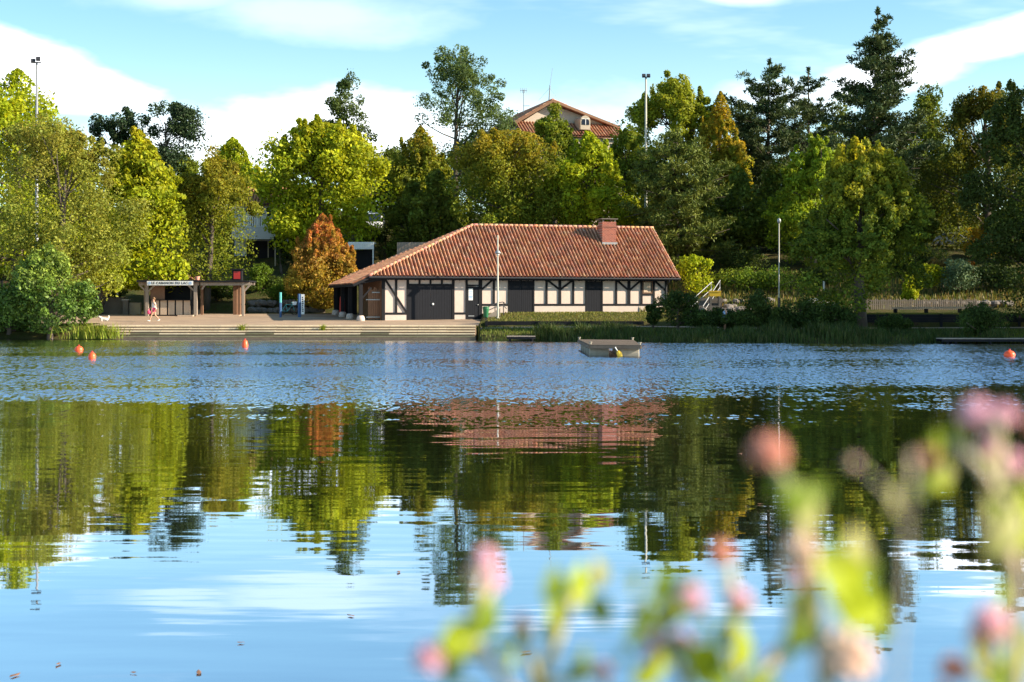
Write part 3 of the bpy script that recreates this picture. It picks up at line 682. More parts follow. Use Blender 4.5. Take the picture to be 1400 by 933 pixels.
# dark wall, post and bin left of the kiosk
b = MB(); b.span((xat(126, 118.5), 118.4, 1.2), (xat(170, 118.5), 118.8, zat(407, 118.5)))
tag(b.build('low_wall', M['dark_stone']), 'low dark masonry wall behind the plaza left of the kiosk', 'wall')
b = MB(); b.span((xat(177.5, 118), 117.9, 1.2), (xat(192.5, 118), 118.25, zat(414, 118)))
tag(b.build('low_wall', M['concrete']), 'short paler grey wall touching the kiosk on its left', 'wall')
e = empty('service_cabinet', (xat(172.5, 117.6), 117.6, gz(-30, 117.6)), 'dark square cabinet with a lid standing against the low wall', 'cabinet')
b = MB(); b.span((-.22, -.2, -.1), (.22, .2, zat(411, 117.6) - e.location.z)); b.build('cabinet_body', M['dark_stone'], e)
b = MB(); q = zat(411, 117.6) - e.location.z; b.span((-.3, -.27, q + .002), (.3, .27, q + .1)); b.build('lid', M['grey_metal'], e)
def thin_post(name, px, Y, pt, r, parts, label, cat='post'):
    """post with bands: parts = [(py_top, py_bottom, material)]"""
    x = xat(px, Y); z0 = gz(x, Y); e = empty(name, (x, Y, z0), label, cat)
    for k, (a, b_, mt) in enumerate(parts):
        m_ = MB(); za, zb = zat(b_, Y) - z0, zat(a, Y) - z0
        if k == len(parts) - 1: za = min(za, -.1)
        m_.lathe([(r, za), (r, zb)], n=10); m_.build('band' if k else 'pole', M[mt], e, smooth=False)
    return e
thin_post('signal_post', 161, 119, 384, .09, [(384, 398, 'turquoise_paint'), (398, 430, 'grey_metal')], 'turquoise topped post behind the low wall, left of the kiosk')
thin_post('signal_post', 383.5, 113, 400, .10, [(400, 414, 'turquoise_paint'), (414, 437, 'blue_paint')], 'post with turquoise upper half and blue foot on the plaza')
thin_post('signal_post', 409, 113, 402, .11, [(402, 437, 'blue_paint')], 'blue post beside the narrow white banner on the plaza')
e = empty('banner_sign', (xat(414, 113), 113, gz(xat(414, 113), 113)), 'narrow upright white banner with dark vertical lettering beside a blue post', 'sign')
zb, zt_ = zat(430, 113) - e.location.z, zat(402.5, 113) - e.location.z
b = MB(); b.span((-.13, -.02, zb), (.13, .02, zt_)); b.build('banner', M['white_paint'], e)
b = MB(); b.span((-.17, -.03, -.1), (-.131, .03, zt_)); b.build('banner_post', M['blue_paint'], e)
b = MB(); rl = random.Random(2)
for k in range(8):
    z = zb + .2 + k * (zt_ - zb - .35) / 8; b.span((-.06, -.024, z), (.05 + rl.uniform(-.03, .02), -.0205, z + .10))
b.build('banner_print', M['black'], e)
e = empty('bicycle', (xat(394, 117), 117, gz(xat(394, 117), 117)), 'parked bicycle with a pale basket between the two plaza posts', 'bicycle')
for nm, sx_ in (('wheel', -.52), ('wheel', .52)):
    b = MB()
    for k in range(20):
        a0, a1 = 2 * math.pi * k / 20, 2 * math.pi * (k + 1) / 20
        b.tube([(sx_ + .33 * math.cos(a0), 0, .35 + .33 * math.sin(a0)), (sx_ + .33 * math.cos(a1), 0, .35 + .33 * math.sin(a1))], .025, 5)
    for k in range(6): b.tube([(sx_, 0, .35), (sx_ + .32 * math.cos(k * math.pi / 3), 0, .35 + .32 * math.sin(k * math.pi / 3))], .006, 4)
    b.build(nm, M['rubber'], e)
b = MB(); S_, Bk, Hd = (-.18, 0, .85), (-.05, 0, .32), (.36, 0, .88)
for p_, q_ in ((S_, Bk), (S_, Hd), (Bk, Hd), (S_, (-.52, 0, .35)), (Bk, (-.52, 0, .35)), (Hd, (.52, 0, .35))): b.tube([p_, q_], .022, 6)
b.tube([Hd, (.34, 0, 1.02), (.3, .25, 1.05)], .018, 6); b.tube([(.34, 0, 1.02), (.3, -.25, 1.05)], .018, 6); b.build('frame', M['turquoise_paint'], e)
b = MB(); b.ball((-.2, 0, .92), (.14, .07, .05), 10); b.build('saddle', M['rubber'], e)
b = MB(); b.prism([(.40, .82), (.66, .82), (.74, 1.1), (.38, 1.1)], 1, -.17, .17); b.build('basket', M['white_paint'], e)

# ------------------------------------------------------------------ rocks
def rock_mesh(seed, size):
    r_ = np.random.default_rng(seed); b = MB(); b.ball((0, 0, 0), (1, 1, 1), 12)
    v = np.array(b.v); d = np.ones(len(v))
    for _ in range(9):
        nn = r_.normal(size=3); nn /= np.linalg.norm(nn); off = r_.uniform(.55, .85); pr = v @ nn; d = np.minimum(d, np.where(pr > off, off / np.maximum(pr, 1e-6), 1))
    v = v * d[:, None] * np.array([size, size * .8, size * .7]) * r_.uniform(.85, 1.15, 3); b.v = [tuple(x) for x in v]; return b
protos = []
def rock(seed, loc, s, label, group, mat='stone'):
    if len(protos) < 6:
        o = rock_mesh(seed, 1.0).build('boulder', M[mat]); protos.append(o); 
    else: o = protos[seed % 6].copy(); COL.objects.link(o)
    o.location = loc; o.scale = (s,) * 3; o.rotation_euler = (0, 0, seed * 1.7); tag(o, label, 'boulder', group); return o
rr = random.Random(8)
for k in range(26):
    px = 346 + k % 13 * 7.6 + rr.uniform(-2, 2); row = k // 13; Y = 121.6 + row * 1.1; x = xat(px, Y)
    rock(k, (x, Y, gz(x, Y) + .16 + row * .22), rr.uniform(.40, .62), 'grey boulder in the rock bank below the hedge behind the plaza', 'boulders below the hedge')
for k in range(34):
    px = rr.uniform(952, 1056); t_ = rr.random(); Y = 110.5 + t_ * 5.5; x = xat(px, Y)
    rock(k + 40, (x, Y, gz(x, Y) + .1), rr.uniform(.28, .6), 'pinkish rubble stone on the slope beside the garden stairs', 'rubble stones by the stairs')
for k in range(20):
    px = 1262 + k * 6.2 + rr.uniform(-2, 2); Y = 113.2; x = xat(px, Y)
    rock(k + 90, (x, Y, gz(x, Y) + .2), rr.uniform(.45, .6), 'grey stone in the low rubble wall below the juniper bushes', 'stones of the low rubble wall')

# ------------------------------------------------------------------ right bank furniture
e, h = lamp('lamp_post', 1065, 104, 305, 'white lamp post with a dark foot on the right bank lawn', base_dark=1.15, mat='pole_paint', r=.05)
b = MB(); b.tube([(0, 0, h - .02), (0, 0, h + .1)], .04, 8); b.ball((0, 0, h + .15), (.14, .14, .2), 12); b.build('lamp_head', M['grey_metal'], e, smooth=True)
thin_post('marker_post', 1126.5, 102.5, 385, .075, [(385, 399, 'white_paint'), (399, 404, 'black'), (404, 431, 'white_paint')], 'white marker post with a dark band beside the mesh panels')
e = empty('street_lamp', (xat(1310, 147.5), 147.5, gz(xat(1310, 147.5), 147.5)), 'tall grey street lamp by the road above the right bank garden', 'street lamp')
h = zat(258, 147.5) - e.location.z
b = MB(); b.lathe([(.12, -.2), (.11, .3), (.07, h)], n=10); b.build('pole', M['dark_metal'], e)
b = MB(); b.tube([(0, 0, h), (-.1, 0, h + .2), (-.7, 0, h + .25)], .06, 8); b.ball((-.9, 0, h + .2), (.4, .16, .1), 10); b.build('lamp_head', M['grey_metal'], e)
# floodlight masts
for px, Y, pt, ln, mt in ((50.5, 124, 86, 'tall grey floodlight mast rising above the trees on the left', 'grey_metal'), (883, 148, 106, 'tall pale floodlight mast behind the dark conifer', 'pole_paint')):
    x = xat(px, Y); z0 = gz(x, Y); e = empty('floodlight_mast', (x, Y, z0), ln, 'floodlight'); h = zat(pt, Y) - z0
    b = MB(); b.lathe([(.2, -.2), (.18, 2), (.09, h)], n=12); b.build('pole', M[mt], e, smooth=True)
    b = MB(); b.beam((-.4, -.1, h), (.4, -.1, h), .08, .1); b.build('cross_arm', M['dark_metal'], e)
    for s_ in ((-.22, .10), (.22, .28)) if px < 100 else ((-.24, .12), (.24, .12)):
        b = MB(); b.box((s_[0], -.3, h + s_[1]), (.38, .24, .34), .25 if px < 100 else 0, tilt=(R(-25), 0)); b.build('floodlight_head', M['dark_metal'], e, bevel=.03)
# garden stairs with pale handrails
SY = 111.0; e = empty('garden_stairs', (xat(950, SY), SY, gz(xat(950, SY), SY)), 'rustic garden stairs with pale metal handrails right of the boathouse', 'stairs')
o0 = e.location.copy()
b = MB()
for k in range(6): b.span((.0 + k * .16, .3 + k * .42, -.3), (1.7 + k * .16, .75 + k * .42, .14 + k * .2))
b.build('step', M['dark_stone'], e)
for pa, pb, name in ((((943, 421), (973, 386)), 0, 'handrail'), (((961, 427), (984.5, 383.5)), 0, 'handrail')):
    (ax, ay), (bx, by) = pa; b = MB(); A_ = at(ax, ay - 8, SY) - o0; B_ = at(bx, by, SY + 3.6) - o0
    b.tube([A_, B_], .035, 6); b.tube([A_ - Vector((0, 0, .5)), B_ - Vector((0, 0, .55))], .03, 6)
    for q in (0.02, .98): p_ = A_.lerp(B_, q); b.tube([p_, p_ - Vector((0, 0, 1.15))], .035, 6)
    b.build(name, M['grey_metal'], e)
e = empty('grit_box', (xat(977, 112.5), 112.5, gz(xat(977, 112.5), 112.5)), 'long yellow box beside the garden stairs', 'box'); zq = zat(405, 112.5) - e.location.z
b = MB(); b.prism([(-.3, zq - .02), (.3, zq - .02), (.34, zq + .34), (-.34, zq + .34)], 0, -.44, .44); b.build('box_body', M['yellow_paint'], e)
b = MB(); b.span((-.47, -.37, zq + .342), (.47, .37, zq + .41)); b.build('lid', M['yellow_paint'], e)
b = MB(); b.span((-.4, -.3, -.2), (-.28, .3, zq - .021)); b.span((.28, -.3, -.2), (.4, .3, zq - .021)); b.build('leg', M['dark_stone'], e)
# picket fence, mesh panels, low rail
FYr = 112.0
e = empty('picket_fence', (xat(1255, FYr), FYr, gz(xat(1255, FYr), FYr)), 'grey picket fence below the garden slope on the right bank', 'fence'); xo = e.location.x; zo = e.location.z
xa, xb = xat(1176, FYr), xat(1335, FYr); b = MB(); n = 62
for k in range(n):
    x = xa + (xb - xa) * k / (n - 1); z = gz(x, FYr) - zo; b.span((x - xo - .045, -.02, z - .05), (x - xo + .045, .02, zat(409.5, FYr) - zo + .06 * math.sin(k * 1.7)))
b.build('pickets', M['grey_wood'], e).name = 'picket_panel'
b = MB()
for py in (411.5, 416.5): b.beam((xa - xo, .04, zat(py, FYr) - zo), (xb - xo, .04, zat(py, FYr) - zo), .04, .09)
b.build('rail', M['grey_wood'], e)
for (pa, pb, lab) in ((1105.5, 1117.5, 'upright white mesh panel left of the striped marker post'), (1118.5, 1140, 'wider white mesh panel standing behind the marker post')):
    Y = 107.5; xa, xb = xat(pa, Y), xat(pb, Y); zt0 = gz(xa, Y); zt1 = zat(408.5, Y) - zt0; w_ = xb - xa
    e = empty('mesh_panel', ((xa + xb) / 2, Y, zt0), lab, 'panel', 'white mesh panels on the lawn'); b = MB()
    for p_, q_ in (((-w_ / 2, 0, -.05), (-w_ / 2, 0, zt1)), ((w_ / 2, 0, -.05), (w_ / 2, 0, zt1)), ((-w_ / 2, 0, zt1), (w_ / 2, 0, zt1)), ((-w_ / 2, 0, .1), (w_ / 2, 0, .1))): b.tube([p_, q_], .035, 6)
    b.build('frame', M['white_paint'], e); b = MB(); n = int(w_ / .11)
    for k in range(1, n): b.tube([(-w_ / 2 + w_ * k / n, 0, .1), (-w_ / 2 + w_ * k / n, 0, zt1)], .013, 4)
    for k in range(1, 7): b.tube([(-w_ / 2, 0, .1 + (zt1 - .1) * k / 7), (w_ / 2, 0, .1 + (zt1 - .1) * k / 7)], .013, 4)
    b.build('mesh', M['white_paint'], e)
Y = 104.5; e = empty('rail_barrier', (xat(1290, Y), Y, gz(xat(1290, Y), Y)), 'low pale wooden rail on dark feet along the right bank lawn', 'barrier'); xo, zo = e.location.x, e.location.z
b = MB(); b.beam((xat(1219, Y) - xo, 0, zat(421.5, Y) - zo), (xat(1358, Y) - xo, 0, zat(420.5, Y) - zo), .14, .14); b.build('rail', M['tan_panel'], e)
for px in (1224, 1266, 1312, 1352):
    b = MB(); x = xat(px, Y) - xo; b.span((x - .12, -.1, gz(x + xo, Y) - zo - .05), (x + .12, .1, zat(422.5, Y) - zo)); b.build('leg', M['dark_timber'], e)
# left background fence
Y = 116; e = empty('post_and_rail_fence', (xat(15, Y), Y, gz(xat(15, Y), Y)), 'dark post and rail fence behind the waterside bush at the far left', 'fence'); xo, zo = e.location.x, e.location.z
for k, px in enumerate((-6, 3, 14, 27)): 
    b = MB(); x = xat(px, Y) - xo; b.span((x - .07, -.07, -.2), (x + .07, .07, zat(384, Y) - zo)); b.build('fence_post', M['dark_timber'], e)
b = MB()
for py in (386, 396, 412): b.beam((xat(-8, Y) - xo, .09, zat(py, Y) - zo), (xat(29, Y) - xo, .09, zat(py, Y) - zo), .05, .12)
b.build('rail', M['brown_wood'], e)
b = MB(); b.lathe([(.22, 0), (.25, .04)], (0, 0, 0), 16, axis=(0, -1, 0)); o = b.build('red_disc_sign', M['red_paint']); o.location = (xat(21, Y), Y - .09, zat(402, Y)); tag(o, 'small round red sign fixed on the dark fence at the far left', 'sign')

# ------------------------------------------------------------------ on the lake
def buoy(px, py, Y, rw, rh, label, pointed=False):
    e = empty('mooring_buoy', (xat(px, Y), Y, 0), label, 'buoy', 'orange buoys on the lake')
    pr = [(rw * math.sin(math.pi * k / 14), -rh * .35 + rh * .62 * (1 - math.cos(math.pi * k / 14)) * (1.12 if pointed and k > 9 else 1)) for k in range(1, 14)]
    b = MB(); b.lathe(pr, n=20); b.build('buoy_body', M['buoy'], e, smooth=True)
    b = MB(); zt_ = pr[-1][1]; b.lathe([(.05, zt_ - .01), (.05, zt_ + .05), (.02, zt_ + .07)], n=10); b.build('lifting_eye', M['red_paint'], e); return e
buoy(108, 480, 74.5, .22, .30, 'orange buoy nearest the left bank bush, wide and low'); buoy(126, 491, 64, .17, .34, 'rounder orange buoy in front of the wide one at the left')
buoy(335, 475, 81, .18, .42, 'small pointed orange buoy alone in front of the steps', True); buoy(1380, 488, 66.5, .26, .34, 'orange buoy alone off the right bank jetty')
# swimming pontoon
pc = [Vector((xat(806, 67), 67, 0)), Vector((xat(876.5, 66), 66, 0)), Vector((xat(866, 75.5), 75.5, 0)), Vector((xat(790.5, 76.5), 76.5, 0))]
ctr = sum(pc, Vector()) / 4; e = empty('floating_pontoon', ctr, 'weathered wooden pontoon on plastic floats moored out in the lake', 'pontoon')
L_ = [p_ - ctr for p_ in pc]; dz = .56
b = MB(); n = 30
for k in range(n):
    a_, c_ = (k + .04) / n, (k + .96) / n
    q = [L_[0].lerp(L_[3], a_), L_[1].lerp(L_[2], a_), L_[1].lerp(L_[2], c_), L_[0].lerp(L_[3], c_)]
    j_ = rr.uniform(-.008, .008); vs = [p_ + Vector((0, 0, dz + j_)) for p_ in q] + [p_ + Vector((0, 0, dz - .05 + j_)) for p_ in q]
    b.add(vs, [(0, 1, 2, 3), (7, 6, 5, 4), (0, 4, 5, 1), (1, 5, 6, 2), (2, 6, 7, 3), (3, 7, 4, 0)])
b.build('deck', M['weathered_deck'], e)
b = MB()
for i in range(4): p_, q_ = L_[i], L_[(i + 1) % 4]; b.beam(p_ + Vector((0, 0, dz - .115)), q_ + Vector((0, 0, dz - .115)), .08, .12)
for q in (.25, .5, .75): b.beam(L_[0].lerp(L_[3], q) + Vector((0, 0, dz - .14)), L_[1].lerp(L_[2], q) + Vector((0, 0, dz - .14)), .08, .16)
b.build('frame', M['weathered_deck'], e)
fl0 = None
for row in (0.02, .23, .45, .67, .88):
    for q in (.04, .62):
        p_ = L_[0].lerp(L_[3], row + .06).lerp(L_[1].lerp(L_[2], row + .06), q + .16)
        if fl0 is None:
            b = MB(); b.tube([(-.47, 0, .16), (-.44, 0, .16), (.44, 0, .16), (.47, 0, .16)], [.24, .31, .31, .24], 18); fl0 = b.build('float', M['float_plastic'], e, smooth=False); o = fl0
        else: o = fl0.copy(); COL.objects.link(o)
        o.parent = e; o.location = p_
for q in (0, 1, 2, 3):
    b = MB(); p_ = L_[q]; b.lathe([(.05, dz + .012), (.05, dz + .09), (.08, dz + .1), (.08, dz + .13)], (p_.x * .96, p_.y * .97, 0), 10); b.build('bollard', M['float_plastic'], e)
b = MB(); mid = L_[0].lerp(L_[1], .58) + Vector((0, -.12, 0)); b.ball(mid + Vector((0, 0, .12)), (.13, .13, .2), 12, 0, Matrix.Rotation(R(-25), 3, 'Y')); b.build('fender', M['yellow_paint'], e, smooth=True)
b = MB(); b.tube([mid + Vector((-.07, 0, .25)), mid + Vector((-.2, .04, .46))], .025, 6); b.build('fender_rope', M['white_paint'], e)
# fishing platform and the right jetty
def jetty(name, pa, pb, Y, py, depth, label, posts):
    xa, xb = xat(pa, Y), xat(pb, Y); z = zat(py, Y); e = empty(name, ((xa + xb) / 2, Y, 0), label, 'jetty'); xo = e.location.x
    b = MB(); n = int((xb - xa) / .16)
    for k in range(n): x0 = xa + (xb - xa) * k / n - xo; b.span((x0, -depth / 2, z - .05 + .003 * (k % 3)), (x0 + (xb - xa) / n - .012, depth / 2, z + .003 * (k % 3)))
    b.build('deck', M['grey_wood'], e); b = MB()
    for s_ in (-1, 1): b.beam((xa - xo, s_ * (depth / 2 - .1), z - .13), (xb - xo, s_ * (depth / 2 - .1), z - .13), .08, .15)
    b.build('joist', M['dark_timber'], e)
    for px in posts:
        for s_ in (-1, 1): b = MB(); x = xat(px, Y) - xo; b.lathe([(.09, -1.0), (.09, z - .06)], (x, s_ * (depth / 2 - .22), 0), 8); b.build('pile', M['dark_timber'], e)
jetty('fishing_platform', 693, 732, 96.0, 459.5, 1.2, 'small dark wooden fishing platform on the grassy bank by the steps', (697, 727))
jetty('wooden_jetty', 1284, 1412, 88.6, 462.5, 1.4, 'long low wooden jetty along the shaded right bank', (1292, 1303, 1350, 1397))
# a few leaves floating near the viewer
b0 = None
for px, py in ((182, 921), (272, 921), (80, 909), (545, 783), (160, 705), (20, 925), (480, 843), (330, 880), (720, 893), (1040, 690), (1012, 621), (1110, 560)):
    Y = CAMZ * F / (py - HZ)
    if b0 is None:
        b = MB(); b.add([(-.05, 0, .006), (-.02, .018, .012), (.03, .015, .008), (.06, 0, .014), (.02, -.018, .006), (-.03, -.014, .01)], [(0, 5, 4, 3, 2, 1)]); b0 = b.build('floating_leaf', M['brown_wood']); o = b0
    else: o = b0.copy(); COL.objects.link(o)
    o.location = (xat(px, Y), Y, 0); o.rotation_euler.z = px; s_ = .5 + (px % 7) * .08; o.scale = (s_, s_, 1); tag(o, 'tiny brown leaf floating on the calm water of the lake', 'leaf', 'leaves floating on the lake')

# ------------------------------------------------------------------ people and dog
def skin_obj(name, verts, edges, radii, mat, parent, sub=2):
    me = bpy.data.meshes.new(name); me.from_pydata(verts, edges, []); o = bpy.data.objects.new(name, me); COL.objects.link(o)
    sk = o.modifiers.new('skin', 'SKIN'); sk.use_smooth_shade = True
    for i, r_ in enumerate(radii):
        rr_ = r_ if hasattr(r_, '__len__') else (r_, r_); me.skin_vertices[0].data[i].radius = rr_; me.skin_vertices[0].data[i].use_root = (i == 0)
    sb = o.modifiers.new('sub', 'SUBSURF'); sb.levels = sub; sb.render_levels = sub
    nm = bpy.data.meshes.new_from_object(o.evaluated_get(bpy.context.evaluated_depsgraph_get())); o.modifiers.clear(); o.data = nm
    nm.materials.clear(); nm.materials.append(mat); nm.polygons.foreach_set('use_smooth', [True] * len(nm.polygons)); o.parent = parent; return o
def person(loc, rz, pose, label, top, bottom, sc=1.0, skirt=False):
    e = empty('person', loc, label, 'person', rz=rz); e.scale = (sc,) * 3
    J = dict(pelvis=(0, 0, .94), waist=(.01, 0, 1.08), chest=(.02, 0, 1.30), neck=(.03, 0, 1.47), head0=(.05, 0, 1.55), head1=(.055, 0, 1.70),
             hipL=(0, .09, .90), hipR=(0, -.09, .90), shL=(.02, .17, 1.40), shR=(.02, -.17, 1.40)); J.update(pose)
    names = list(J); E = [('pelvis', 'waist'), ('waist', 'chest'), ('chest', 'neck'), ('neck', 'head0'), ('head0', 'head1'), ('pelvis', 'hipL'), ('hipL', 'knL'), ('knL', 'anL'), ('anL', 'toL'),
        ('pelvis', 'hipR'), ('hipR', 'knR'), ('knR', 'anR'), ('anR', 'toR'), ('chest', 'shL'), ('shL', 'elL'), ('elL', 'wrL'), ('wrL', 'haL'), ('chest', 'shR'), ('shR', 'elR'), ('elR', 'wrR'), ('wrR', 'haR')]
    rad = dict(pelvis=(.12, .145), waist=(.10, .125), chest=(.115, .15), neck=.052, head0=(.085, .07), head1=(.085, .07), hipL=.095, hipR=.095, knL=.058, knR=.058, anL=.037, anR=.037, toL=.033, toR=.033,
               shL=.062, shR=.062, elL=.042, elR=.042, wrL=.028, wrR=.028, haL=(.022, .035), haR=(.022, .035))
    skin_obj('body', [J[k] for k in names], [(names.index(a), names.index(b_)) for a, b_ in E], [rad[k] for k in names], M['skin'], e)
    # five fingers on each hand, rooted in the palm
    for s_ in 'LR':
        h_ = Vector(J['ha' + s_]); d = (h_ - Vector(J['wr' + s_])).normalized(); b = MB()
        side = Vector((1, 0, 0)) - d * d.x; side.normalize()
        for k, ln in enumerate((.055, .075, .08, .075, .06)):
            o_ = h_ + side * (-.034 + .017 * k) if k else h_ - side * .03 - d * .03
            dd = d if k else (d - side * .8).normalized()
            b.tube([o_, o_ + dd * ln * .5, o_ + dd * ln + Vector((.012, 0, 0))], [.009, .0085, .007], 6)
        b.build('hand', M['skin'], e, smooth=True)
    hd = Vector(J['head1']); b = MB()
    b.ball(hd + Vector((-.025, 0, .02)), (.105, .088, .115), 14); b.ball(hd + Vector((-.12, 0, -.02)), (.05, .045, .06), 10); b.build('hair', M['hair'], e, smooth=True)
    b = MB(); f_ = Vector(J['head0']); b.ball(f_ + Vector((.085, 0, .07)), (.022, .014, .022), 8); 
    for s_ in (-1, 1): b.ball(f_ + Vector((.0, s_ * .075, .07)), (.02, .012, .03), 8)
    b.build('face', M['skin'], e, smooth=True)
    b = MB()
    for s_ in (-1, 1): b.ball(f_ + Vector((.076, s_ * .028, .10)), (.01, .012, .008), 8)
    b.ball(f_ + Vector((.075, 0, .025)), (.008, .022, .006), 8); b.build('facial_features', M['red_bud'], e)
    tv = ['waist', 'chest', 'shL', 'shR', 'pelvis']; w_ = Vector(J['chest'])
    skin_obj('top', [J['waist'], J['chest'], tuple(w_.lerp(Vector(J['shL']), .85) + Vector((0, 0, -.01))), tuple(w_.lerp(Vector(J['shR']), .85) + Vector((0, 0, -.01))), tuple(Vector(J['pelvis']) + Vector((0, 0, .04)))],
             [(0, 1), (1, 2), (1, 3), (0, 4)], [(.15, .18), (.16, .20), .095, .095, (.165, .20)], top, e)
    hv = [J['pelvis'], tuple(Vector(J['hipL']).lerp(Vector(J['knL']), .5 if bottom != M['navy_cloth'] else .98)), tuple(Vector(J['hipR']).lerp(Vector(J['knR']), .5 if bottom != M['navy_cloth'] else .98)), J['hipL'], J['hipR']]
    skin_obj('shorts' if bottom != M['navy_cloth'] else 'trousers', hv, [(0, 3), (3, 1), (0, 4), (4, 2)], [(.14, .16), .10 if bottom != M['navy_cloth'] else .075, .10 if bottom != M['navy_cloth'] else .075, .115, .115], bottom, e)
    for s_ in 'LR':
        b = MB(); a_, t_ = Vector(J['an' + s_]), Vector(J['to' + s_]); d = (t_ - a_); d.z = 0
        ang = math.atan2(t_.z - a_.z + .055, max(d.length, .01)); b.ball(a_.lerp(t_, .5) + Vector((0, 0, -.025)), (.135, .05, .042), 10, 0, Matrix.Rotation(-ang, 3, 'Y')); b.build('shoe', M['white_paint'], e, smooth=True)
    return e
walk = dict(knL=(.20, .09, .50), anL=(.34, .09, .10), toL=(.48, .09, .055), knR=(-.06, -.09, .48), anR=(-.36, -.09, .16), toR=(-.26, -.09, .06),
            elL=(-.14, .22, 1.17), wrL=(-.10, .23, .93), haL=(-.08, .23, .86), elR=(.12, -.22, 1.15), wrR=(.30, -.20, .98), haR=(.37, -.19, .95))
xw = xat(211, 106.5); person((xw, 106.5, gz(xw, 106.5) + .012), R(195), walk, 'woman in a white top and pink shorts walking along the plaza', M['white_cloth'], M['pink_cloth'], 1.0)
b = MB(); b.ball((0, 0, -.16), (.14, .07, .16), 12); b.tube([(-.08, 0, -.05), (-.04, 0, .1), (.04, 0, .1), (.08, 0, -.05)], .012, 6); o = b.build('pink_bag', M['pink_cloth'], smooth=True); o.location = (xw - .36, 106.3, gz(xw, 106.5) + .86); tag(o, 'bright pink bag carried by the walking woman', 'bag')
stand = dict(knL=(.03, .10, .50), anL=(.0, .11, .09), toL=(.14, .11, .05), knR=(.0, -.10, .50), anR=(-.03, -.11, .09), toR=(.11, -.11, .05),
             elL=(-.02, .24, 1.14), wrL=(.14, .2, .98), haL=(.2, .18, .97), elR=(-.02, -.24, 1.14), wrR=(.05, -.25, .90), haR=(.07, -.25, .83))
xp = xat(991, 97.5); person((xp, 97.5, gz(xp, 97.5)), R(20), stand, 'person in a pale blue shirt standing behind the reeds on the right', M['blue_cloth'], M['navy_cloth'], .98)
# small white dog trotting left
xd = xat(143, 107); e = empty('dog', (xd, 107, gz(xd, 107) + .012), 'small white dog trotting ahead of the walking woman', 'dog', rz=R(184)); e.scale = (1.0, 1.0, 1.18)
dv = [(0, 0, .30), (.14, 0, .31), (.24, 0, .34), (.34, 0, .42), (.41, 0, .44), (.52, 0, .41), (-.18, 0, .30), (-.28, 0, .33), (-.34, 0, .46), (-.28, 0, .54),
      (.2, .07, .24), (.16, .07, .14), (.2, .07, .02), (.2, -.07, .24), (.26, -.07, .14), (.31, -.07, .03), (-.2, .07, .22), (-.15, .07, .16), (-.24, .07, .10), (-.22, .07, .02), (-.2, -.07, .22), (-.24, -.07, .15), (-.34, -.07, .1), (-.33, -.07, .03)]
de = [(0, 1), (1, 2), (2, 3), (3, 4), (4, 5), (0, 6), (6, 7), (7, 8), (8, 9), (2, 10), (10, 11), (11, 12), (2, 13), (13, 14), (14, 15), (6, 16), (16, 17), (17, 18), (18, 19), (6, 20), (20, 21), (21, 22), (22, 23)]
dr = [.10, .115, .10, .07, .085, .04, .10, .07, .05, .055] + [.065, .05, .045] * 2 + [.07, .06, .045, .045] * 2
skin_obj('body', dv, de, dr, M['white_fur'], e)
b = MB()
for s_ in (-1, 1): b.ball((.38, s_ * .075, .45), (.035, .018, .06), 8)
b.build('ears', M['tan_panel'], e, smooth=True).name = 'ear'
b = MB(); b.ball((.565, 0, .42), (.018, .018, .016), 8)
for s_ in (-1, 1): b.ball((.47, s_ * .05, .475), .012, 8)
b.build('nose', M['black'], e)
# ------------------------------------------------------------------ buildings on the hill
HTY = 166.0; hx = xat(772, HTY); hg = gz(hx, HTY)
hotel = empty('hillside_house', (hx, HTY, hg), 'big house with a red tiled gable rising above the trees on the hill', 'building', rz=R(17))
def hzl(py): return zat(py, HTY) - hg
ap_z, ev_z = hzl(139), hzl(171); aL, aR, ap_u = -6.3, 6.6, -1.75; DEP = 13.0
b = MB(); b.span((aL + .7, 0, -1), (aR - .7, DEP, ev_z - .1)); b.prism([(aL + .7, ev_z - .1), (aR - .7, ev_z - .1), (ap_u, ap_z - .35)], 1, .001, DEP); b.build('wall', M['render_wall'], hotel)
b = MB()
for (u0, ua_) in ((aL, ap_u), (aR, ap_u)):
    dx, dzz = ua_ - u0, ap_z - ev_z + (.25 if u0 > 0 else .0); ll = math.hypot(dx, dzz); zb_ = ap_z - dzz
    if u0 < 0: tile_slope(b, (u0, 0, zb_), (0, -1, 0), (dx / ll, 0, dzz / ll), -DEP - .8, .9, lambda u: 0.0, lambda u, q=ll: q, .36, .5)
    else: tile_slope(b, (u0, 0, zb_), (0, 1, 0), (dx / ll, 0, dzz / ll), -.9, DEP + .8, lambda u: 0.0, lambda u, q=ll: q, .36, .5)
    slab(b, [(u0, -.9, zb_), (u0, DEP + .8, zb_), (ua_, DEP + .8, ap_z), (ua_, -.9, ap_z)], .1, -.05)
cap_run(b, (ap_u, -.9, ap_z + .03), (ap_u, DEP + .8, ap_z + .03), .15); hr = b.build('roof', M['tile'], hotel)
b = MB()
for v_ in (3.2, 5.0):
    t_ = .52; u_ = aL + (ap_u - aL) * t_; z_ = ev_z + (ap_z - ev_z) * t_; b.box((u_, v_, z_ + .09), (.9, 1.1, .08), 0, tilt=(0, -math.atan2(ap_z - ev_z, ap_u - aL)))
b.build('skylight', M['glass'], hr)
b = MB(); b.beam((aL, -.93, ev_z - .12), (ap_u, -.93, ap_z - .12), .06, .28); b.beam((aR, -.93, ev_z - .2), (ap_u, -.93, ap_z - .12), .06, .28); b.build('verge_board', M['brown_wood'], hr)
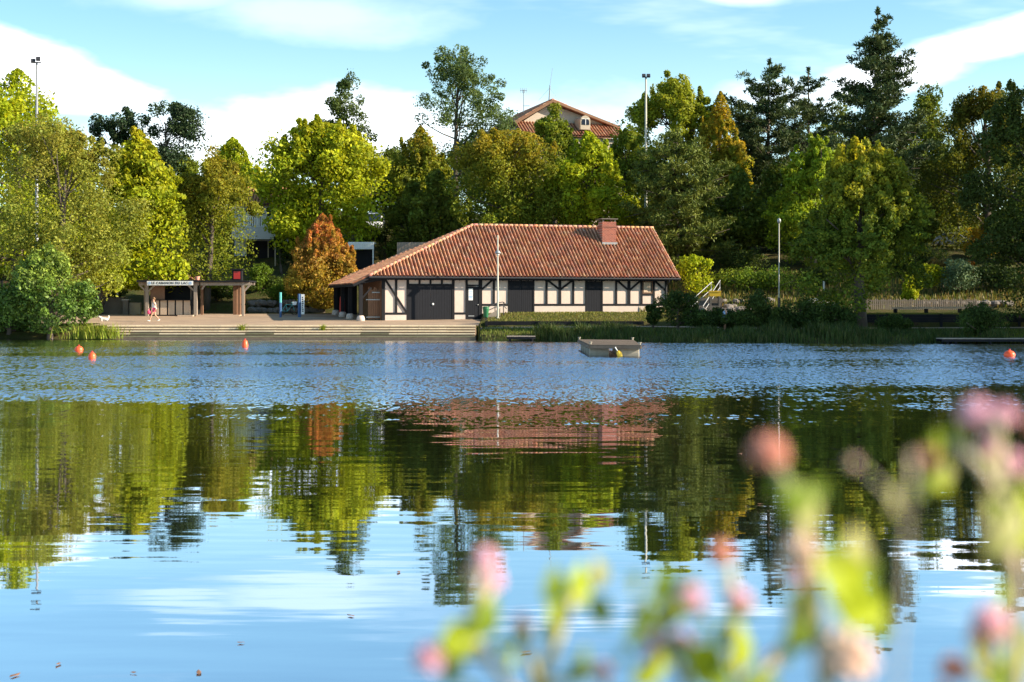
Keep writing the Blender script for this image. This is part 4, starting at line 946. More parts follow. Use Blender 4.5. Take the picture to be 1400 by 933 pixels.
b = MB(); tile_slope(b, (0, -3.1, hzl(190)), (1, 0, 0), (0, .86, .51), aL + .1, aR - .1, lambda u: 0.0, lambda u: 3.5, .36, .5); slab(b, [(aL, -3.1, hzl(190)), (aR, -3.1, hzl(190)), (aR, 0, hzl(190) + 1.84), (aL, 0, hzl(190) + 1.84)], .1, -.05); b.build('lower_roof', M['tile'], hotel)
b = MB(); b.span((aL + .5, -2.6, -1), (aR - .5, -.002, hzl(191.5))); b.build('front_wall', M['render_wall'], hotel)
du = fu(786) * 0 + (xat(786, HTY - 2) - hx) / math.cos(R(17)) + .55; dz0, dz1 = hzl(180), hzl(161)
b = MB(); n = 14; ring = [(du - .6, dz0), (du + .6, dz0)] + [(du + .6 * math.cos(math.pi * k / n), dz1 - .6 + .6 * math.sin(math.pi * k / n)) for k in range(n + 1)]
b.prism(ring, 1, -2.4, 0.3); dm = b.build('dormer', M['concrete'], hotel)
b = MB(); ring = [(du - .45, dz0 + .55), (du + .45, dz0 + .55)] + [(du + .45 * math.cos(math.pi * k / n), dz1 - .75 + .45 * math.sin(math.pi * k / n)) for k in range(n + 1)]
b.prism(ring, 1, -2.44, -2.401); b.build('pane', M['glass'], dm)
b = MB(); b.span((du - .03, -2.47, dz0 + .55), (du + .03, -2.441, dz1 - .35)); b.span((du - .45, -2.472, dz0 + 1.2), (du + .45, -2.442, dz0 + 1.26)); b.build('window_frame', M['white_paint'], dm)
for k, u_ in enumerate((-4.6, -2.9, 3.4, 5.2)):
    b = MB(); b.span((u_ - .5, -.05, ev_z - 1.3), (u_ + .5, -.003, ev_z - .25)) if False else b.span((u_ - .5, -2.65, hzl(191.5) - 2.2), (u_ + .5, -2.603, hzl(191.5) - .6)); b.build('window', M['glass'], hotel)
p0 = at(716, 163, HTY + 5); e = empty('roof_aerial', p0, 'small comb shaped television aerial on the left slope of the hillside house', 'aerial'); h = zat(123, HTY + 5) - p0.z
b = MB(); b.tube([(0, 0, -1.0), (0, 0, h)], .05, 6); b.tube([(0, 0, h * .45), (.7, 0, h * .45)], .035, 5)
b.build('mast', M['grey_metal'], e)
b = MB()
for k in range(4): b.tube([(-.35 + k * .22, 0, h - .4), (-.35 + k * .22, 0, h + .2)], .03, 5)
b.tube([(-.45, 0, h - .1), (.42, 0, h - .1)], .03, 5); b.build('antenna', M['grey_metal'], e)
p0 = at(750.5, 139.3, HTY - .5); e = empty('whip_antenna', p0, 'thin tall whip antenna on the gable peak of the hillside house', 'aerial')
b = MB(); b.tube([(0, 0, -.3), (.12, 0, 1.9)], [.09, .06], 6); b.tube([(.12, 0, 1.9), (.42, 0, 3.9)], [.025, .02], 5); b.build('mast', M['grey_metal'], e)
b = MB(); b.tube([(.1, 0, 1.6), (-1.2, .4, .2)], .012, 4); b.tube([(.1, 0, 1.6), (1.4, .4, -.1)], .012, 4); b.build('stay_wire', M['grey_metal'], e)
# terrace building left of centre
TY = 141.0; tx = xat(352, TY); tg = gz(tx, TY); te = empty('terrace_building', (tx, TY, tg), 'white building with a balcony and a tiled roof half hidden behind the red tree', 'building')
def tz(py): return zat(py, TY) - tg
def tu(px): return xat(px, TY) - tx
b = MB(); b.span((tu(318), 1.0, -.5), (tu(384), 6, tz(275))); b.build('wall', M['pale_wall'], te)
b = MB(); b.span((tu(320), -1.2, tz(328)), (tu(381), .999, tz(311))); b.build('balcony', M['pale_wall'], te)
b = MB()
for k in range(16):
    u_ = tu(336) + k * .21; b.span((u_, -1.15, tz(311) + .003), (u_ + .12, -1.10, tz(297.5)))
b.span((tu(333), -1.17, tz(297.5)), (tu(381), -1.07, tz(296.5))); b.build('balustrade', M['white_paint'], te)
for pa, pb in ((340, 347), (350, 357), (362, 369)):
    b = MB(); b.span((tu(pa), .92, tz(309)), (tu(pb), .998, tz(282))); w = b.build('window', M['white_paint'], te); b = MB(); b.span((tu(pa) + .07, .90, tz(308.5)), (tu(pb) - .07, .919, tz(283))); b.build('pane', M['glass'], w)
b = MB(); b.span((tu(335), .90, tz(372)), (tu(380), .995, tz(329))); b.build('store_front', M['dark_timber'], te)
b = MB(); b.span((tu(364), .84, tz(371)), (tu(365.4), .899, tz(329))); b.span((tu(378), -1.1, -.5), (tu(379.5), -.95, tz(328) - .002)); b.build('pillar', M['concrete'], te)
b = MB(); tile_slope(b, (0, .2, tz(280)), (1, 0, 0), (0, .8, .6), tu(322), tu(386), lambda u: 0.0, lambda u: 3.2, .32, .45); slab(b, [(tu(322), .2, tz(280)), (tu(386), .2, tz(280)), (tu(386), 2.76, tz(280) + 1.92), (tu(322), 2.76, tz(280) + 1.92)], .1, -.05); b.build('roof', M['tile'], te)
# white canopy shelter
CY = 133.0; cx = xat(500, CY); cg = gz(cx, CY); e = empty('canopy_shelter', (cx, CY, cg), 'small shelter with a white ribbed canopy edge on a thin post', 'shelter')
b = MB(); w0, w1 = xat(476, CY) - cx, xat(511.5, CY) - cx; n = 22; z0, z1 = zat(341, CY) - cg, zat(331.5, CY) - cg
for k in range(n): b.span((w0 + (w1 - w0) * k / n, -.04 - .03 * (k % 2), z0), (w0 + (w1 - w0) * (k + 1) / n - .02, .0, z1))
b.span((w0, .002, z1 - .1), (w1, 2.2, z1 + .02)); b.build('canopy', M['white_paint'], e)
for u_ in (w0 + .1, w1 - .1):
    b = MB(); b.lathe([(.06, -.2), (.06, z1)], (u_, .08, 0), 8); b.build('post', M['white_paint'], e)
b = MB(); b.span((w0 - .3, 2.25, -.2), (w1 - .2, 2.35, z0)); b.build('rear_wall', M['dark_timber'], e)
# board fence behind the boathouse
FB = 131.0; e = empty('board_fence', (xat(575, FB), FB, gz(xat(575, FB), FB)), 'grey board fence on the slope behind the boathouse roof', 'fence'); xo, zo = e.location.x, e.location.z
b = MB(); xa, xb = xat(543, FB) - xo, xat(640, FB) - xo; n = 44
for k in range(n): b.span((xa + (xb - xa) * k / n, -.02 - .015 * (k % 2), -.4), (xa + (xb - xa) * (k + 1) / n - .015, .02, zat(331.5, FB) - zo))
b.build('board_panel', M['grey_wood'], e)
# vehicles on the hill road
def vehicle(name, loc, rz, prof, width, glass, paint, label, cat):
    e = empty(name, loc, label, cat, rz=rz); w = width / 2
    b = MB(); b.prism(prof, 1, -w, w); b.build('body', M[paint], e, bevel=.09)
    for g_ in glass:
        b = MB(); b.prism(g_, 1, -w - .012, w + .012); b.build('side_window', M['glass'], e)
    xs_ = [p_[0] for p_ in prof]; x0, x1 = min(xs_), max(xs_)
    for xw_ in (x0 + .85, x1 - .8):
        for s_ in (-1, 1):
            b = MB(); b.lathe([(.16, -.11), (.31, -.11), (.34, -.06), (.34, .06), (.31, .11)], (xw_, s_ * (w - .06), .34), 18, axis=(0, s_, 0)); wh = b.build('wheel', M['rubber'], e, smooth=False)
            b = MB(); b.lathe([(.20, .111), (.18, .12), (.03, .13)], (xw_, s_ * (w - .06), .34), 14, axis=(0, s_, 0)); b.build('rim', M['grey_metal'], wh)
    return e
vx = xat(512, 151.5); vprof = [(-2.4, .35), (2.45, .35), (2.5, .75), (2.35, 1.08), (1.75, 1.2), (1.15, 2.1), (.8, 2.2), (-2.3, 2.2), (-2.45, 1.9)]
e = vehicle('parked_van', (vx, 151.5, gz(vx, 151.5) + .26), R(-90), vprof, 1.95, [[(1.05, 1.25), (1.6, 1.22), (1.12, 1.95), (.7, 1.98), (.7, 1.25)]], 'car_paint_white', 'white van parked nose to the lake between the cypresses', 'van')
def ws(e, pts, name, mat):
    b = MB(); b.add(pts, [tuple(range(len(pts)))]); b.build(name, M[mat], e)
ws(e, [(1.80, -.85, 1.22), (1.80, .85, 1.22), (1.235, .78, 2.06), (1.235, -.78, 2.06)], 'windscreen', 'glass')
for s_ in (-1, 1):
    b = MB(); b.ball((2.42, s_ * .72, .86), (.08, .18, .12), 10); b.build('headlight', M['lamp_glass'], e); b = MB(); b.box((1.5, s_ * 1.1, 1.4), (.12, .2, .28)); b.build('wing_mirror', M['car_paint_white'], e)
b = MB(); b.span((2.47, -.4, .5), (2.53, .4, .68)); b.build('grille', M['black'], e)
cx_ = xat(1303, 151.5); cprof = [(-2.1, .3), (2.1, .3), (2.15, .65), (2.0, .85), (1.05, .95), (.45, 1.42), (-.9, 1.45), (-1.75, 1.0), (-2.1, .92)]
e = vehicle('parked_car', (cx_, 151.5, gz(cx_, 151.5) + .26), R(-12), cprof, 1.75, [[(.95, .98), (.42, 1.36), (-.15, 1.38), (-.15, .98)], [(-.22, .98), (-.22, 1.38), (-.85, 1.38), (-1.4, 1.0)]], 'car_paint_silver', 'silver car parked above the garden slope beside the tall street lamp', 'car')
for s_ in (-1, 1):
    b = MB(); b.ball((2.06, s_ * .62, .70), (.08, .17, .09), 10); b.build('headlight', M['lamp_glass'], e)

# ------------------------------------------------------------------ trees
def leaf_cloud(name, C, A, B, col, mat, parent):
    """one mesh of rhombic leaves: centres C, half axes A and B, one colour per leaf"""
    n = len(C); v = np.stack([C + A, C + B, C - A, C - B], 1).reshape(-1, 3).astype(np.float32)
    me = bpy.data.meshes.new(name); me.vertices.add(4 * n); me.vertices.foreach_set('co', v.ravel())
    me.loops.add(4 * n); me.loops.foreach_set('vertex_index', np.arange(4 * n, dtype=np.int32))
    me.polygons.add(n); me.polygons.foreach_set('loop_start', np.arange(0, 4 * n, 4, dtype=np.int32)); me.polygons.foreach_set('loop_total', np.full(n, 4, dtype=np.int32))
    me.materials.append(mat); at_ = me.attributes.new('tint', 'FLOAT_COLOR', 'FACE'); c4 = np.ones((n, 4), np.float32); c4[:, :3] = np.clip(col, 0, 1); at_.data.foreach_set('color', c4.ravel())
    me.update(calc_edges=True); o = bpy.data.objects.new(name, me); COL.objects.link(o); o.parent = parent; return o
def unit(v): return v / np.maximum(np.linalg.norm(v, axis=1, keepdims=True), 1e-6)
def leaves_in_blobs(r, cen, rad, per, size, up=.25, shell=.5, out_w=.8, aspect=.62):
    k = len(cen); n = k * per; bi = np.repeat(np.arange(k), per)
    d = unit(r.normal(size=(n, 3))); q = (shell ** 3 + (1 - shell ** 3) * r.random(n)) ** (1 / 3)
    q = np.where(r.random(n) < .20, q * r.uniform(1.0, 1.4, n), q)
    pos = cen[bi] + d * rad[bi] * q[:, None]
    nrm = unit(d * out_w + r.normal(size=(n, 3)) * .75 + np.array([0, 0, up]))
    a = unit(np.cross(nrm, r.normal(size=(n, 3)))); b_ = np.cross(nrm, a); s = size * (.45 + 1.1 * r.random(n) ** 1.4)[:, None]
    return pos, a * s * .5, b_ * s * .5 * aspect, bi
ENV = {
    'round': lambda t: np.sqrt(np.clip(1 - (2 * t - 1) ** 2, 0, 1)) ** .8,
    'ovoid': lambda t: np.clip(np.sin(np.pi * np.clip(t, 0, 1) ** .62), 0, 1) ** .75,
    'pyramid': lambda t: np.clip(np.minimum(1, .55 + t / .16 * .45) * (1 - t) ** .62 + .04, 0, 1),
    'column': lambda t: np.clip(np.minimum(1, .5 + t * 4) * (1 - t) ** .35, 0, 1),
    'spread': lambda t: np.clip(np.sin(np.pi * np.clip(t * .85 + .12, 0, 1)), 0, 1) ** .6,
}
def lean_tube(mb, p, q, r0, r1, r, n=6, seg=4, bow=.06):
    p, q = np.array(p, float), np.array(q, float); L = np.linalg.norm(q - p); off = r.normal(size=3) * L * bow
    pts = [p + (q - p) * t + off * math.sin(math.pi * t) for t in np.linspace(0, 1, seg + 1)]
    mb.tube(pts, [r0 + (r1 - r0) * t for t in np.linspace(0, 1, seg + 1)], n)
def broadleaf(name, px, Y, top, bot, width, label, pal, seed, shape='ovoid', leaf=.30, blobs=85, per=190, spires=0, trunk_px=None, autumn=None, density=1.0, cat='tree', depth=.85, gap=.0, trunk_mat='bark', sink=.0, blob_r=.24, mat='leaf', group='trees around the lake', up=.25):
    r = np.random.default_rng(seed)
    x = xat(px, Y); tx_ = x if trunk_px is None else xat(trunk_px, Y); leaf *= .84; per = int(per * 1.3); g0 = gz(tx_, Y); zt, zb = zat(top, Y), max(zat(bot, Y), g0 + .35); RR = width / 2 / F * Y * 1.13; H = zt - zb
    e = empty(name, (tx_, Y, g0), label, cat, group); ox = np.array([tx_, Y, g0])
    env = ENV[shape]
    nl = max(5, int(blobs / 7)); lt = r.uniform(.10, .88, nl); la = r.uniform(0, 2 * np.pi, nl) + np.arange(nl) * 2.4; lr_ = np.sqrt(r.uniform(.15, .62, nl))
    le = env(lt) * RR; lobe = np.stack([x + np.cos(la) * lr_ * le, Y + np.sin(la) * lr_ * le * depth, zb + lt * H], 1); lw_ = np.maximum(le * (1.02 - lr_ * .72), RR * .12) * r.uniform(.72, 1.12, nl)
    k = blobs; li = r.integers(0, nl, k); d0 = unit(r.normal(size=(k, 3)) + np.array([0, 0, .22])); br = RR * blob_r * r.uniform(.5, 1.2, k) * np.clip(lw_[li] / (RR * .45), .55, 1.1)
    cen = lobe[li] + d0 * (np.maximum(lw_[li] - br * .55, br * .3) * r.uniform(.72, 1.06, k))[:, None] * np.array([1, depth, 1.12])
    rad = np.stack([br, br, br * r.uniform(.7, 1.1, k)], 1)
    tq = np.clip((cen[:, 2] - zb) / H, 0.02, .99); hv_ = cen[:, :2] - np.array([x, Y]); hl_ = np.linalg.norm(hv_, axis=1); mxr = np.maximum(env(tq) * RR * 1.04 - br * .45, RR * .04); f_ = np.minimum(1, mxr / np.maximum(hl_, 1e-6)); cen[:, :2] = np.array([x, Y]) + hv_ * f_[:, None]
    cen[:, 2] = np.minimum(cen[:, 2], zt - rad[:, 2] * .8); cen[:, 2] = np.maximum(cen[:, 2], zb + rad[:, 2] * .5)
    top_n = max(3, blobs // 14); tp = r.uniform(.80, .97, top_n); ta_ = r.uniform(0, 2 * np.pi, top_n); tr_ = np.sqrt(r.random(top_n)) * .8; tb = RR * blob_r * r.uniform(.45, .8, top_n)
    cen = np.vstack([cen, np.stack([x + np.cos(ta_) * tr_ * env(tp) * RR, Y + np.sin(ta_) * tr_ * env(tp) * RR * depth, zb + tp * H], 1)]); rad = np.vstack([rad, np.stack([tb, tb, tb * 1.25], 1)])
    if spires >= 10: cen[:, 2] = zb + (cen[:, 2] - zb) * .87
    if spires:
        sa = r.uniform(0, 2 * np.pi, spires); sr = np.sqrt(r.uniform(0, .75, spires)); cs, rs_ = [], []
        for a_, q_ in zip(sa, sr):
            tg = np.linspace(1, .45, 40); ok_ = np.nonzero(env(tg) >= q_)[0]; ln = H * r.uniform(.14, .26); bw = RR * r.uniform(.07, .12); h_top = min(zt - r.uniform(0, .04) * H, zb + H * .87 * tg[ok_[0] if len(ok_) else -1] + ln * r.uniform(.25, .6))
            bx, by = x + math.cos(a_) * q_ * RR * .85, Y + math.sin(a_) * q_ * RR * .85 * depth
            for j in range(5): cs.append((bx + r.normal(0, bw * .45), by + r.normal(0, bw * .45), h_top - ln * (1 - j / 4.6))); w_ = bw * (1.35 - .24 * j) * r.uniform(.75, 1.25); rs_.append((w_, w_, ln * r.uniform(.10, .17)))
        cen = np.vstack([cen, np.array(cs)]); rad = np.vstack([rad, np.array(rs_)])
    if gap: kp = r.random(len(cen)) > gap; cen, rad = cen[kp], rad[kp]
    k = len(cen); per_ = int(per * density)
    C, A, B, bi = leaves_in_blobs(r, cen, rad, per_, leaf, up=up)
    # sparse inner leaves that close the crown
    m_ = int(k * per_ * .16); tt = r.random(m_); aa = r.uniform(0, 2 * np.pi, m_); q_ = np.sqrt(r.random(m_)) * .8
    Ci = np.stack([x + np.cos(aa) * q_ * env(tt) * RR, Y + np.sin(aa) * q_ * env(tt) * RR * depth, zb + tt * H * .93], 1); ni = unit(r.normal(size=(m_, 3))); ai = unit(np.cross(ni, r.normal(size=(m_, 3)))); bi_ = np.cross(ni, ai); s_ = (leaf * r.uniform(.6, 1.3, m_) * .5)[:, None]
    if not gap: C = np.vstack([C, Ci]); A = np.vstack([A, ai * s_]); B = np.vstack([B, bi_ * s_ * .62]); bi = np.concatenate([bi, r.integers(0, k, m_)])
    pal_ = np.array(pal); n = len(C); base = pal_[r.integers(0, len(pal_), k)][bi] * .55 + pal_[r.integers(0, len(pal_), n)] * .45
    if autumn is not None:
        ac, lo, hi, amt = autumn; tl = (C[:, 2] - zb) / H; side = (C[:, 0] - x) / RR
        w_ = np.clip((tl - lo) / (hi - lo), 0, 1) * amt; w_ = np.clip(w_ * r.uniform(.3, 1.5, k)[bi] + r.normal(0, .12, n), 0, 1)[:, None]; base = base * (1 - w_) + np.array(ac) * w_
    col = base * (r.uniform(.62, 1.38, n) * r.uniform(.8, 1.2, k)[bi])[:, None]
    leaf_cloud('crown', C - ox, A, B, col, M[mat], e)
    b = MB(); tr = max(.10, RR * .055); zz = zb + H * .72
    lean_tube(b, (0, 0, -.3), (x - tx_, 0, zz - g0), tr * 1.35, tr * .25, r, 9, 8, .02)
    for j in r.choice(k, min(k, 26), replace=False):
        c = cen[j] - ox; f_ = np.clip((c[2] - .30 * np.linalg.norm(c[:2])) / (zz - g0), .12, .92) * r.uniform(.72, 1)
        lean_tube(b, ((x - tx_) * f_, 0, (zz - g0) * f_), c, tr * (.5 - .32 * f_), .025, r, 5, 3)
    b.build('trunk', M[trunk_mat], e, smooth=True); return e
def conifer(name, px, Y, top, bot, width, label, pal, seed, prof='pine', tiers=20, whorl=6, tuft=.55, per=46, needle=.34, droop=-.1, rise=.25, lean=0.0, group='trees around the lake', irregular=.35):
    r = np.random.default_rng(seed); x = xat(px, Y); g0 = gz(x, Y); zt, zb = zat(top, Y), max(zat(bot, Y), g0 + .8); RR = width / 2 / F * Y; H = zt - zb
    e = empty(name, (x, Y, g0), label, 'tree', group); b = MB(); tr = .012 * (zt - g0) + .12
    lx = lean * (zt - g0); lean_tube(b, (0, 0, -.3), (lx, 0, zt - g0 - .3), tr, .04, r, 9, 8, .008)
    cs, rs_ = [], []
    for i in range(tiers):
        t = (i + .3) / tiers; z0_ = zb + t * H * .97 - g0
        L0 = RR * {'pine': (1 - t) ** .72 * min(1, .62 + t * 2.0), 'bushy': math.sin(math.pi * min(1, t * .80 + .2)) ** .8 * 1.0, 'narrow': (1 - t) ** .5}[prof] + .25
        for j in range(whorl if t < .9 else 3):
            z = min(z0_ + r.normal(0, .42) * H / tiers, zt - g0 - .4); a_ = 2 * math.pi * (j + r.random() * 1.4) / whorl + i * 1.1; L = L0 * r.uniform(1 - irregular, 1.08); sx_ = lx * (z / (zt - g0))
            if r.random() < irregular * .35: continue
            tip = np.array([sx_ + math.cos(a_) * L, math.sin(a_) * L, z + L * (droop + r.normal(0, .16))]); st = np.array([sx_, 0, z])
            lean_tube(b, st, tip, .02 + tr * .28 * (1 - t), .015, r, 4, 2, .03)
            m_ = max(2, int(L / (tuft * .62)))
            for q in np.linspace(.28, 1.0, m_):
                p_ = st + (tip - st) * q + np.array([0, 0, rise * L * (q - .3) ** 2]); sd = np.array([-math.sin(a_), math.cos(a_), 0]) * r.normal(0, .16) * L * (1.2 - q) 
                cs.append(p_ + sd + r.normal(0, .07, 3)); w_ = tuft * r.uniform(.65, 1.2) * (1.1 - .3 * t); rs_.append((w_, w_, w_ * .52))
    cs.append(np.array([lx, 0, zt - g0 - .3])); rs_.append((.25, .25, .5))
    cen, rad = np.array(cs), np.array(rs_); k = len(cen); n = k * per; bi = np.repeat(np.arange(k), per)
    d = unit(r.normal(size=(n, 3)) + np.array([0, 0, .25])); C = cen[bi] + d * rad[bi] * r.uniform(.25, 1.0, n)[:, None]
    a = unit(d + r.normal(size=(n, 3)) * .55 + np.array([0, 0, .3])); b_ = unit(np.cross(a, r.normal(size=(n, 3)))); s_ = (needle * r.uniform(.6, 1.3, n))[:, None]
    pal_ = np.array(pal); base = pal_[r.integers(0, len(pal_), k)][bi] * .6 + pal_[r.integers(0, len(pal_), n)] * .4
    leaf_cloud('crown', C, a * s_ * .5, b_ * s_ * .15, base * r.uniform(.7, 1.3, n)[:, None], M['needle'], e)
    b.build('trunk', M['bark'], e, smooth=True); return e

YG = [(.36, .42, .02), (.29, .35, .018), (.44, .44, .022), (.20, .275, .016)]          # yellow green
OL = [(.20, .25, .026), (.155, .205, .022), (.26, .28, .03), (.115, .165, .017)]        # olive
WG = [(.27, .31, .05), (.21, .25, .04), (.32, .33, .055), (.15, .19, .03)]            # willow grey green
GR = [(.13, .21, .025), (.10, .165, .02), (.18, .25, .028), (.075, .125, .017)]       # mid green
DK = [(.06, .092, .02), (.046, .072, .017), (.08, .112, .022), (.066, .09, .022)]    # dark broadleaf
BT = [(.12, .165, .025), (.09, .135, .02), (.15, .185, .026), (.12, .14, .024)]      # background green
RD = [(.36, .115, .025), (.30, .085, .025), (.40, .17, .03), (.26, .15, .03)]         # russet
GO = [(.50, .29, .022), (.44, .21, .02), (.44, .32, .025), (.30, .24, .02)]           # gold
PN = [(.048, .078, .030), (.036, .06, .025), (.066, .092, .032), (.058, .074, .024)]  # pine
PG = [(.12, .15, .028), (.085, .112, .022), (.16, .18, .032), (.065, .09, .019)]      # warm pine
OR_ = (.40, .20, .025)

broadleaf('poplar_tree', 24, 134, 73, 400, 235, 'tall yellow green tree at the far left edge of the picture', YG, 11, 'ovoid', 0.41, 110, 170, 10)
broadleaf('willow_tree', 90, 110, 163, 405, 185, 'broad grey green willow behind the waterside bush at the far left', WG, 12, 'round', .24, 130, 230, 6, depth=.8, trunk_px=75, autumn=((.28, .19, .03), .3, .9, .35), blob_r=.2)
broadleaf('plane_tree', 190, 118, 162, 396, 150, 'bright yellow green plane tree over the left end of the kiosk', YG, 13, 'ovoid', 0.40, 95, 190, 14, trunk_px=129, autumn=((.38, .27, .02), .5, 1.0, .5))
for k, (px, w, tp, bt, lb) in enumerate([(160, 58, 147, 205, 'small flat topped dark pine seen over the left willow'), (226, 92, 140, 240, 'larger dark umbrella pine seen behind the hornbeam top')]):
    broadleaf('umbrella_pine', px, 158, tp, bt, w, lb, [(.03, .055, .024), (.022, .042, .018), (.045, .07, .026)], 20 + k, 'round', .30, 60 if k else 34, 200, gap=.06, blob_r=.26, mat='needle')
broadleaf('hornbeam_tree', 291, 122.5, 202, 394, 138, 'egg shaped olive hornbeam above the pergola', OL, 14, 'ovoid', .26, 110, 240, 4, trunk_px=281, autumn=((.27, .20, .02), .3, 1.0, .7), blob_r=.2)
broadleaf('ash_tree', 318, 146, 178, 330, 104, 'yellow green tree between the hornbeam and the bright plane tree', YG, 15, 'ovoid', .32, 60, 170, 12)
broadleaf('plane_tree', 438, 137, 156, 338, 164, 'large bright yellow green plane tree behind the red tree', YG, 16, 'round', 0.41, 100, 185, 26, autumn=((.38, .33, .02), .3, 1.0, .4))
broadleaf('false_acacia_tree', 474, 158, 101, 290, 112, 'narrow dusky tree standing up behind the bright plane tree', [(.10, .14, .045), (.12, .16, .045), (.075, .115, .035)], 17, 'pyramid', .30, 120, 120, gap=.10, blob_r=.22)
broadleaf('red_maple', 441, 120.8, 283, 430, 96, 'russet red autumn tree at the back of the plaza', [(.42, .28, .04), (.36, .29, .04), (.46, .30, .05), (.22, .22, .03)], 18, 'ovoid', .24, 80, 210, 44, autumn=((.50, .165, .065), .25, .95, .95), blob_r=.2)
for k, (px, w, tp, bt, lb) in enumerate([(386, 20, 285, 362, 'dark narrow cypress right of the white terrace building'), (405, 17, 292, 362, 'greener narrow cypress close to the red tree'), (527, 26, 258, 372, 'dark cypress right of the parked van'), (545, 20, 268, 372, 'slimmer cypress next to the grey board fence'), (497, 14, 282, 350, 'thin cypress left of the parked van')]):
    broadleaf('cypress_tree', px, 136.5 if k < 2 else 140, tp, bt, w, lb, [(.045, .07, .018), (.035, .055, .016), (.06, .09, .02)], 30 + k, 'column', .22, 46, 110, blob_r=.5, cat='tree', depth=1.0)
broadleaf('sweetgum_tree', 575, 143, 160, 350, 120, 'olive and gold sweetgum with many upright shoots and a pale trunk', OL, 41, 'ovoid', .30, 70, 170, 22, autumn=((.32, .22, .025), .45, 1.0, .7), trunk_px=565, trunk_mat='pale_bark')
broadleaf('robinia_tree', 626, 160, 66, 250, 132, 'tall airy dark green robinia against the sky left of the hillside house', [(.11, .16, .06), (.13, .185, .06), (.08, .125, .05)], 42, 'spread', .28, 200, 120, gap=.18, blob_r=.16)
broadleaf('lime_tree', 700, 133, 168, 322, 158, 'wide olive gold lime tree directly behind the boathouse ridge', OL, 43, 'round', .27, 120, 230, 12, autumn=((.34, .23, .022), .4, 1.0, .75), blob_r=.2)
broadleaf('plane_tree', 806, 132.5, 170, 322, 118, 'bright green plane tree behind the boathouse chimney', YG, 44, 'ovoid', 0.37, 75, 190, 12)
broadleaf('climbing_tree', 757, 150, 145, 235, 70, 'slim olive tree standing in front of the hillside house gable', OL, 45, 'ovoid', .28, 30, 160, 6)
broadleaf('ash_tree', 855, 140, 164, 330, 92, 'olive green tree between the chimney and the dark conifer', OL, 46, 'ovoid', .30, 55, 180, 8)
broadleaf('oak_tree', 922, 152, 80, 260, 150, 'tall olive oak behind the white floodlight mast', [(.24, .28, .024), (.18, .23, .02), (.29, .31, .026)], 47, 'ovoid', .33, 110, 190, 20, gap=.08, blob_r=.2)
broadleaf('golden_maple', 985, 143, 110, 322, 80, 'tall orange gold maple right of the dark conifer', OL, 48, 'ovoid', .30, 80, 170, 12, autumn=((.52, .30, .025), -.3, .9, .5))
conifer('spruce_tree', 926, 128.5, 176, 408, 152, 'bushy dark conifer standing at the right end of the boathouse', PG, 51, 'bushy', 20, 7, .85, 56, .40, droop=-.02, rise=.38, irregular=.4)
conifer('black_pine', 1052, 151, 82, 350, 165, 'dense dark pine with a ragged flat top right of the golden maple', PN, 52, 'bushy', 17, 7, 1.05, 74, .46, droop=.12, rise=.5, irregular=.55)
conifer('black_pine', 1105, 156, 94, 300, 88, 'second narrower dark pine just right of the ragged one', PN, 53, 'bushy', 12, 5, .85, 60, .44, droop=.15, rise=.5, irregular=.5)
conifer('tall_pine', 1200, 136, 12, 265, 185, 'tallest tree in the picture, dark pine with open tiers against the sky', PN, 54, 'pine', 17, 7, 1.0, 80, .46, droop=-.06, rise=.5, irregular=.5)
broadleaf('sweetgum_tree', 1112, 129, 164, 392, 140, 'fresh green sweetgum left of the golden one on the right bank', [(.22, .31, .024), (.17, .25, .02), (.28, .34, .026)], 55, 'pyramid', .31, 100, 180, 30, gap=.10, blob_r=.2)
broadleaf('sweetgum_tree', 1184, 99, 160, 418, 216, 'sweetgum with golden upper shoots and a grey trunk on the right bank', [(.105, .16, .022), (.075, .125, .018), (.14, .195, .024)], 56, 'pyramid', .27, 130, 210, 54, trunk_px=1178, autumn=((.44, .40, .03), .40, .88, .9), blob_r=.16, gap=.14)
broadleaf('oak_tree', 1345, 141, 82, 370, 190, 'large dark olive oak in the upper right corner', [(.10, .125, .02), (.08, .10, .016), (.14, .155, .022)], 57, 'ovoid', .31, 130, 190, 12, gap=.10, blob_r=.2, autumn=((.26, .16, .02), .5, 1.0, .45))
broadleaf('willow_tree', 1412, 97, 96, 436, 160, 'dark weeping tree cut off by the right edge of the picture', DK, 58, 'round', .24, 150, 210, 5, blob_r=.2)
